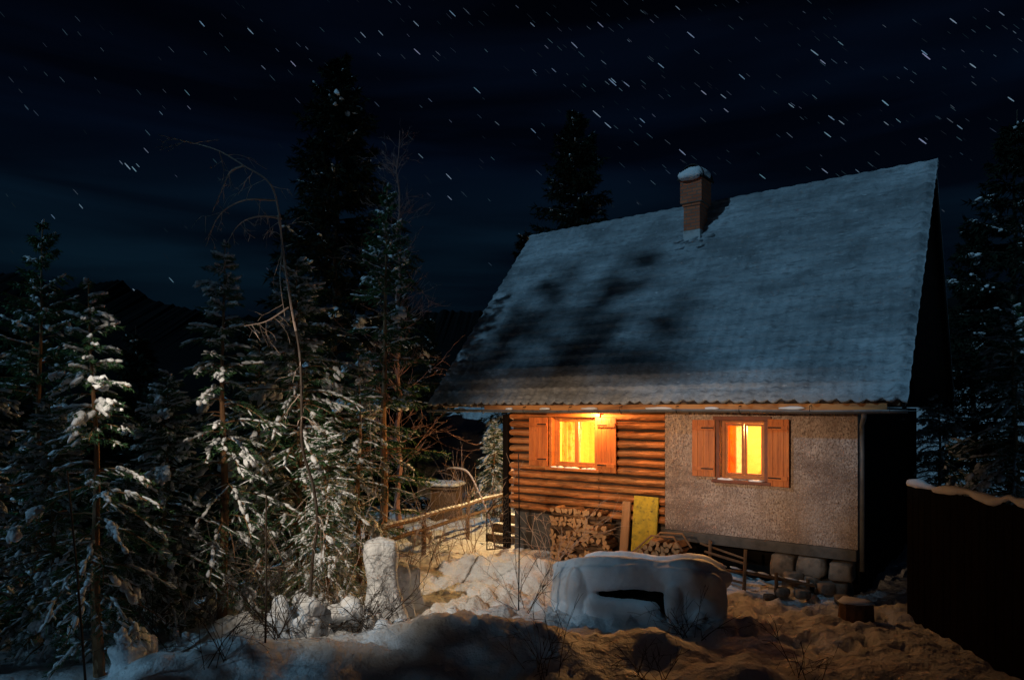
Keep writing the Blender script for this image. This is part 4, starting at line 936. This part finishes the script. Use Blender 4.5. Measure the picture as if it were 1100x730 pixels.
# boards leaning on the wall
def board(x, wd, h, th, mt, label, tilt):
    mb = MB(); mb.box((0, 0, h/2), (wd, th, h), jit=.006); o = mb.build('leaning_board', M[mt], None, bevel=.004)
    o.location = hp(x, YW-.22, -.02); o.rotation_euler = (R(-tilt), R(.8), -HA); return tag(o, label, 'board')
board(4.75, .17, 1.30, .035, 'board', 'narrow bare brown board leaning beside the firewood', 7)
board(5.16, .50, 1.42, .03, 'yellow', 'wide mossy yellow board leaning by the end of the logs', 6)
# firewood cradle with round billets
cr = empty('wood_cradle', 'low slatted cradle filled with cut billets before the concrete ledge', 'wood cradle', tuple(hp(5.95, -.55, 0)), -HA)
mb = MB()
for s_ in (-.18, .18): mb.tube([(-.80, s_, .34), (-.42, s_, .62), (-.12, s_, .90), (.28, s_, .92), (.44, s_, .70)], .017, 6)
mb.build('rail', M['board'], cr)
for sx_ in (-.5, .38):
    for s_ in (-.16, .16): mb = MB(); mb.tube([(sx_, s_, -.05), (sx_, s_, .40 if sx_ > 0 else .24)], .02, 6); mb.build('leg', M['board'], cr)
mb = MB()
for k in range(7): mb.tube([(-.5+k*.15, -.18, .14+.0*k), (-.5+k*.15, .18, .14)], .014, 5)
mb.build('slats', M['board'], cr)
for r_ in range(7):
    for c_ in range(10):
        q = -.50+c_*.100+(r_ % 2)*.05
        if q > .40 or .24+r_*.088 > .86-max(0, -q-.05)*.9-max(0, q-.28)*1.4: continue
        firewood(hp(5.95, -.55, 0)+U*q+V_*random.uniform(-.04, .02)+Vector((0, 0, .22+r_*.092)), -HA+R(random.uniform(-14, 14)), random.uniform(0, 6.28), (.82, .9, .82), 'cut billet lying in the slatted cradle', 'billets in the slatted wood cradle')
# low rustic rail / trestle along the plinth
lr = empty('wooden_trestle', 'low rustic pole trestle in front of the stone plinth', 'trestle', tuple(hp(6.9, -.3, 0)), -HA)
def hl(px, py, Y): q = pix(px, py, Y)-hp(6.9, -.3, 0); return (q.dot(U), q.dot(V_), q.z)
mb = MB()
mb.tube([hl(757, 592, 12.0), hl(780, 599, 11.7), hl(803, 606, 11.3)], .022, 6, wob=.1); mb.tube([hl(752, 583, 12.2), hl(778, 592, 12.0), hl(801, 600, 11.6)], .018, 6, wob=.1)
mb.tube([hl(772, 611, 11.6), hl(810, 616, 11.2), hl(876, 629, 10.9)], .026, 6, wob=.1); mb.tube([hl(770, 619, 11.7), hl(800, 626, 11.4)], .02, 6, wob=.1)
mb.build('rail', M['oldwood'], lr)
for a in ((801, 590, 799, 642, 11.25), (763, 580, 762, 622, 12.0), (868, 622, 868, 650, 10.95), (834, 615, 834, 650, 11.0)):
    mb = MB(); mb.tube([hl(a[0], a[1], a[4]), hl(a[2], a[3], a[4])], .028, 6, wob=.1); mb.build('leg', M['oldwood'], lr)
mb = MB(); rs = np.random.RandomState(6)
for k in range(7): q = hl(775+k*15, 609+k*2.9, 11.35-k*.06); lump(mb, np.array(q)+np.array([0, 0, .03]), np.array([1., 0, -.1]), (.12, .035, .02), rs, ICO1)
mb.build('rail_snow', M['snow_soft'], lr, smooth=True)
for i, (px, py, Y, s_) in enumerate([(852, 616, 11.3, .30), (872, 620, 11.2, .26), (888, 628, 11.0, .28), (840, 632, 11.0, .22), (862, 634, 10.9, .24), (905, 640, 10.7, .22), (826, 640, 11.0, .16)]):
    q = pix(px, py, Y); o = stone('rubble_stone', (q.x, q.y, max(gz(q.x, q.y)+s_*.25, q.z-.05)), (s_, s_*.8, s_*.62), 20+i, base=ICO2)
    tag(o, 'loose rubble stone lying under the foundation stones', 'stone', 'loose stones at the foot of the plinth')

# ------------------------------------------------------------------ left of the cottage: steps, post, gate, fence, hut
cp = MB(); cp.box((0, 0, 1.42), (.13, .13, 3.0), jit=.004); o = cp.build('corner_post', M['darkwood'], house, bevel=.008); o.location = (W0-.10, YW-.02, 0)
stp = empty('wooden_steps', 'short flight of dark wooden steps beside the log corner', 'steps', tuple(hp(1.35, .6, 0)), -HA)
for k in range(4):
    mb = MB(); mb.bb(-.42, .40, k*.26, k*.26+.28, -.2+k*.19, .0+k*.19); mb.build('step', M['oldwood'], stp, bevel=.01)
    mb = MB(); mb.bb(-.38, .36, k*.26+.0, k*.26+.16, .003+k*.19, .022+k*.19); mb.build('step_snow', M['snow_soft'], stp, bevel=.008)
gt_ = empty('wire_gate', 'small iron framed gate of hexagonal wire netting', 'gate', tuple(pix(523, 592, 13.4)))
ga, gb, gc, gd = [pix(*q)-gt_.location for q in ((523, 590, 13.4), (523, 551, 13.4), (546, 530, 13.9), (547, 588, 13.9))]
mb = MB(); mb.tube([ga, gb], .014, 6); mb.tube([gb, gb.lerp(gc, .35)+Vector((0, 0, .05)), gc], .014, 6); mb.tube([gc, gd], .014, 6); mb.tube([gd, ga], .012, 6); mb.build('frame', M['iron'], gt_)
mb = MB(); nX, nZ = 8, 14
def gp(u_, v_): lo = ga.lerp(gd, u_); hi = gb.lerp(gc, u_); return lo.lerp(hi, v_)
for j in range(nZ):
    for i in range(nX):
        o_ = .5 if j % 2 else 0
        u0, u1, um = (i+o_)/nX, (i+o_+1)/nX, (i+o_+.5)/nX
        if u1 > 1.001: continue
        v0, v1, v2 = j/nZ, (j+.6)/nZ, (j+1)/nZ
        mb.tube([gp(u0, v0+.4/nZ), gp(um, v0)], .0045, 3); mb.tube([gp(um, v0), gp(u1, v0+.4/nZ)], .0045, 3); mb.tube([gp(u0, v0+.4/nZ), gp(u0, v2)], .0045, 3)
mb.build('netting', M['wire'], gt_)
rfn = empty('rail_fence', 'snow topped pole rail fence running back to the cottage overhang', 'fence', tuple(pix(395, 600, 12.6)))
fa, fb_ = pix(395, 572, 12.6)-rfn.location, pix(541, 531, 18.0)-rfn.location
mb = MB()
for dz in (0, -.26): mb.tube([tuple(fa.lerp(fb_, k/8)+Vector((0, 0, dz+.010*math.sin(k*2.2+dz*9)))) for k in range(9)], .042, 7, wob=.08)
mb.build('rail', M['oldwood'], rfn)
for k in (0, .33, .66, 1):
    mb = MB(); q = fa.lerp(fb_, k); mb.tube([(q.x, q.y, q.z-.9), (q.x, q.y, q.z+.10)], .05, 7, wob=.05); mb.build('post', M['oldwood'], rfn)
mb = MB(); rs = np.random.RandomState(9)
for k in range(34): q = fa.lerp(fb_, k/34); lump(mb, np.array(q)+np.array([0, 0, .045+.010*math.sin(k/34*8*2.2)]), np.array(fb_-fa), (.13, .045, .035), rs, ICO1)
mb.build('rail_snow', M['snow_soft'], rfn, smooth=True)
x, y = place(479, 19.0); zg = gz(x, y); hut = empty('wood_shed', 'tiny orange plank shed with snowy top behind the rail fence', 'shed', (x, y, zg-.1), R(-14))
mb = MB()
for k in range(7): mb.bb(-.45+k*.13, -.45+k*.13+.122, -.35, -.32, 0, 1.25)
for k in range(5): mb.bb(.465, .495, -.34+k*.14, -.34+k*.14+.132, 0, 1.25)
mb.bb(-.44, .46, -.31, .36, 0, 1.2); mb.build('plank_wall', M['oldwood'], hut)
hut.scale = (.78, .78, .78)
mb = MB(); mb.box((0, 0, 1.29), (1.15, .95, .05), Matrix.Rotation(R(6), 4, 'X')); mb.build('roof', M['oldwood'], hut)
blob_obj('roof_snow', [((x_, y_, 1.38), (.24, .24, .09)) for x_ in (-.4, -.15, .1, .4) for y_ in (-.3, 0, .3)], M['snow_soft'], hut, .03, 2)

# plank fence with a snow cap to the right, running towards the viewer
pf = empty('plank_fence', 'black plank fence with a ridge of snow along its top', 'fence', (5.72, 9.95, 0), 0)
mb = MB(); Lf = 4.2; rs = np.random.RandomState(17)
for k in range(30): mb.bb(-.013, .013, -k*.14-.132, -k*.14, -.3, 1.93+rs.uniform(-.012, .012))
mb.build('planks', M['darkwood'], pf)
mb = MB()
for z_ in (.5, 1.6): mb.bb(.014, .06, -Lf, 0, z_-.04, z_+.04)
mb.build('rail', M['darkwood'], pf)
for k in range(3): mb = MB(); mb.bb(.062, .16, -.2-k*1.8, -.1-k*1.8, -.3, 1.9); mb.build('post', M['darkwood'], pf)
mb = MB()
mb.tube([(.02+.012*math.sin(k*1.7), -k*Lf/40, 1.955+.02*math.sin(k*.7)+.01*rs.randn()) for k in range(41)], [.05+.018*math.sin(k*.9)+.008*rs.rand() for k in range(41)], 8)
mb.build('fence_snow', M['snow_soft'], pf, smooth=True)

# body of the added, unseen wall flood, with barn doors put in to shape its light
fo = empty('added_wall_flood_stand', 'unseen flood lamp with barn doors added at the front left to light the wall', 'lamp', tuple(FL))
def door_plate(pts, name='added_light_shield'):
    q = [(p-FL).normalized()*.5 for p in pts]
    mb = MB(); mb.add([tuple(p) for p in q]+[tuple(p*1.01) for p in q], [tuple(range(len(q))), tuple(range(2*len(q)-1, len(q)-1, -1))]+[(k, (k+1) % len(q), len(q)+(k+1) % len(q), len(q)+k) for k in range(len(q))])
    return mb.build(name, M['iron'], fo)
l0, l1 = hp(W0-1.6, YW, 1.0), hp(W1+2.5, YW, .60); h0, h1 = hp(-1.5, .2, 3.42), hp(LEN+2, 0, 3.2)
dn = Vector((0, 0, -12)); up = Vector((0, 0, 12))
door_plate([l0, hp(6.0, YW, .80), hp(W1+2.5, YW, .30), hp(W1+2.5, YW, .30)+dn, l0+dn]); door_plate([h0, h1, h1+up, h0+up])
r0, r1 = Vector((5.75, 10.3, 7)), Vector((5.75, 10.3, -4)); door_plate([r0, r1, r1+Vector((6, -9, 0)), r0+Vector((6, -9, 0))])
a0, a1 = hp(W0-.7, YW, 6), hp(W0-.7, YW, -3); lf = -U*9
door_plate([a0, a1, a1+lf, a0+lf])
mb = MB(); mb.tube([(0, -.10, -.30), (0, -.10, -FL.z)], .03, 8); mb.build('pole', M['iron'], fo)
mb = MB(); mb.box((0, -.16, 0), (.3, .08, .24)); mb.build('housing', M['iron'], fo, bevel=.01)
fo2 = empty('added_snow_flood_stand', 'unseen flood lamp added on a tall pole beyond the left edge to light the snow', 'lamp', tuple(FL2))
mb = MB(); mb.tube([(-.2, -.25, .05), (-.2, -.25, -8)], .04, 8); mb.build('pole', M['iron'], fo2)
mb = MB(); mb.box((-.16, -.2, .06), (.24, .10, .22)); mb.build('housing', M['iron'], fo2, bevel=.01)

FL = FL2; fo = fo2
q0, q1 = Vector((.72, 10.6, 6)), Vector((.72, 10.6, -4)); door_plate([q0, q1, q1+Vector((14, -9, 0)), q0+Vector((14, -9, 0))])  # plate added to keep the second flood off the table
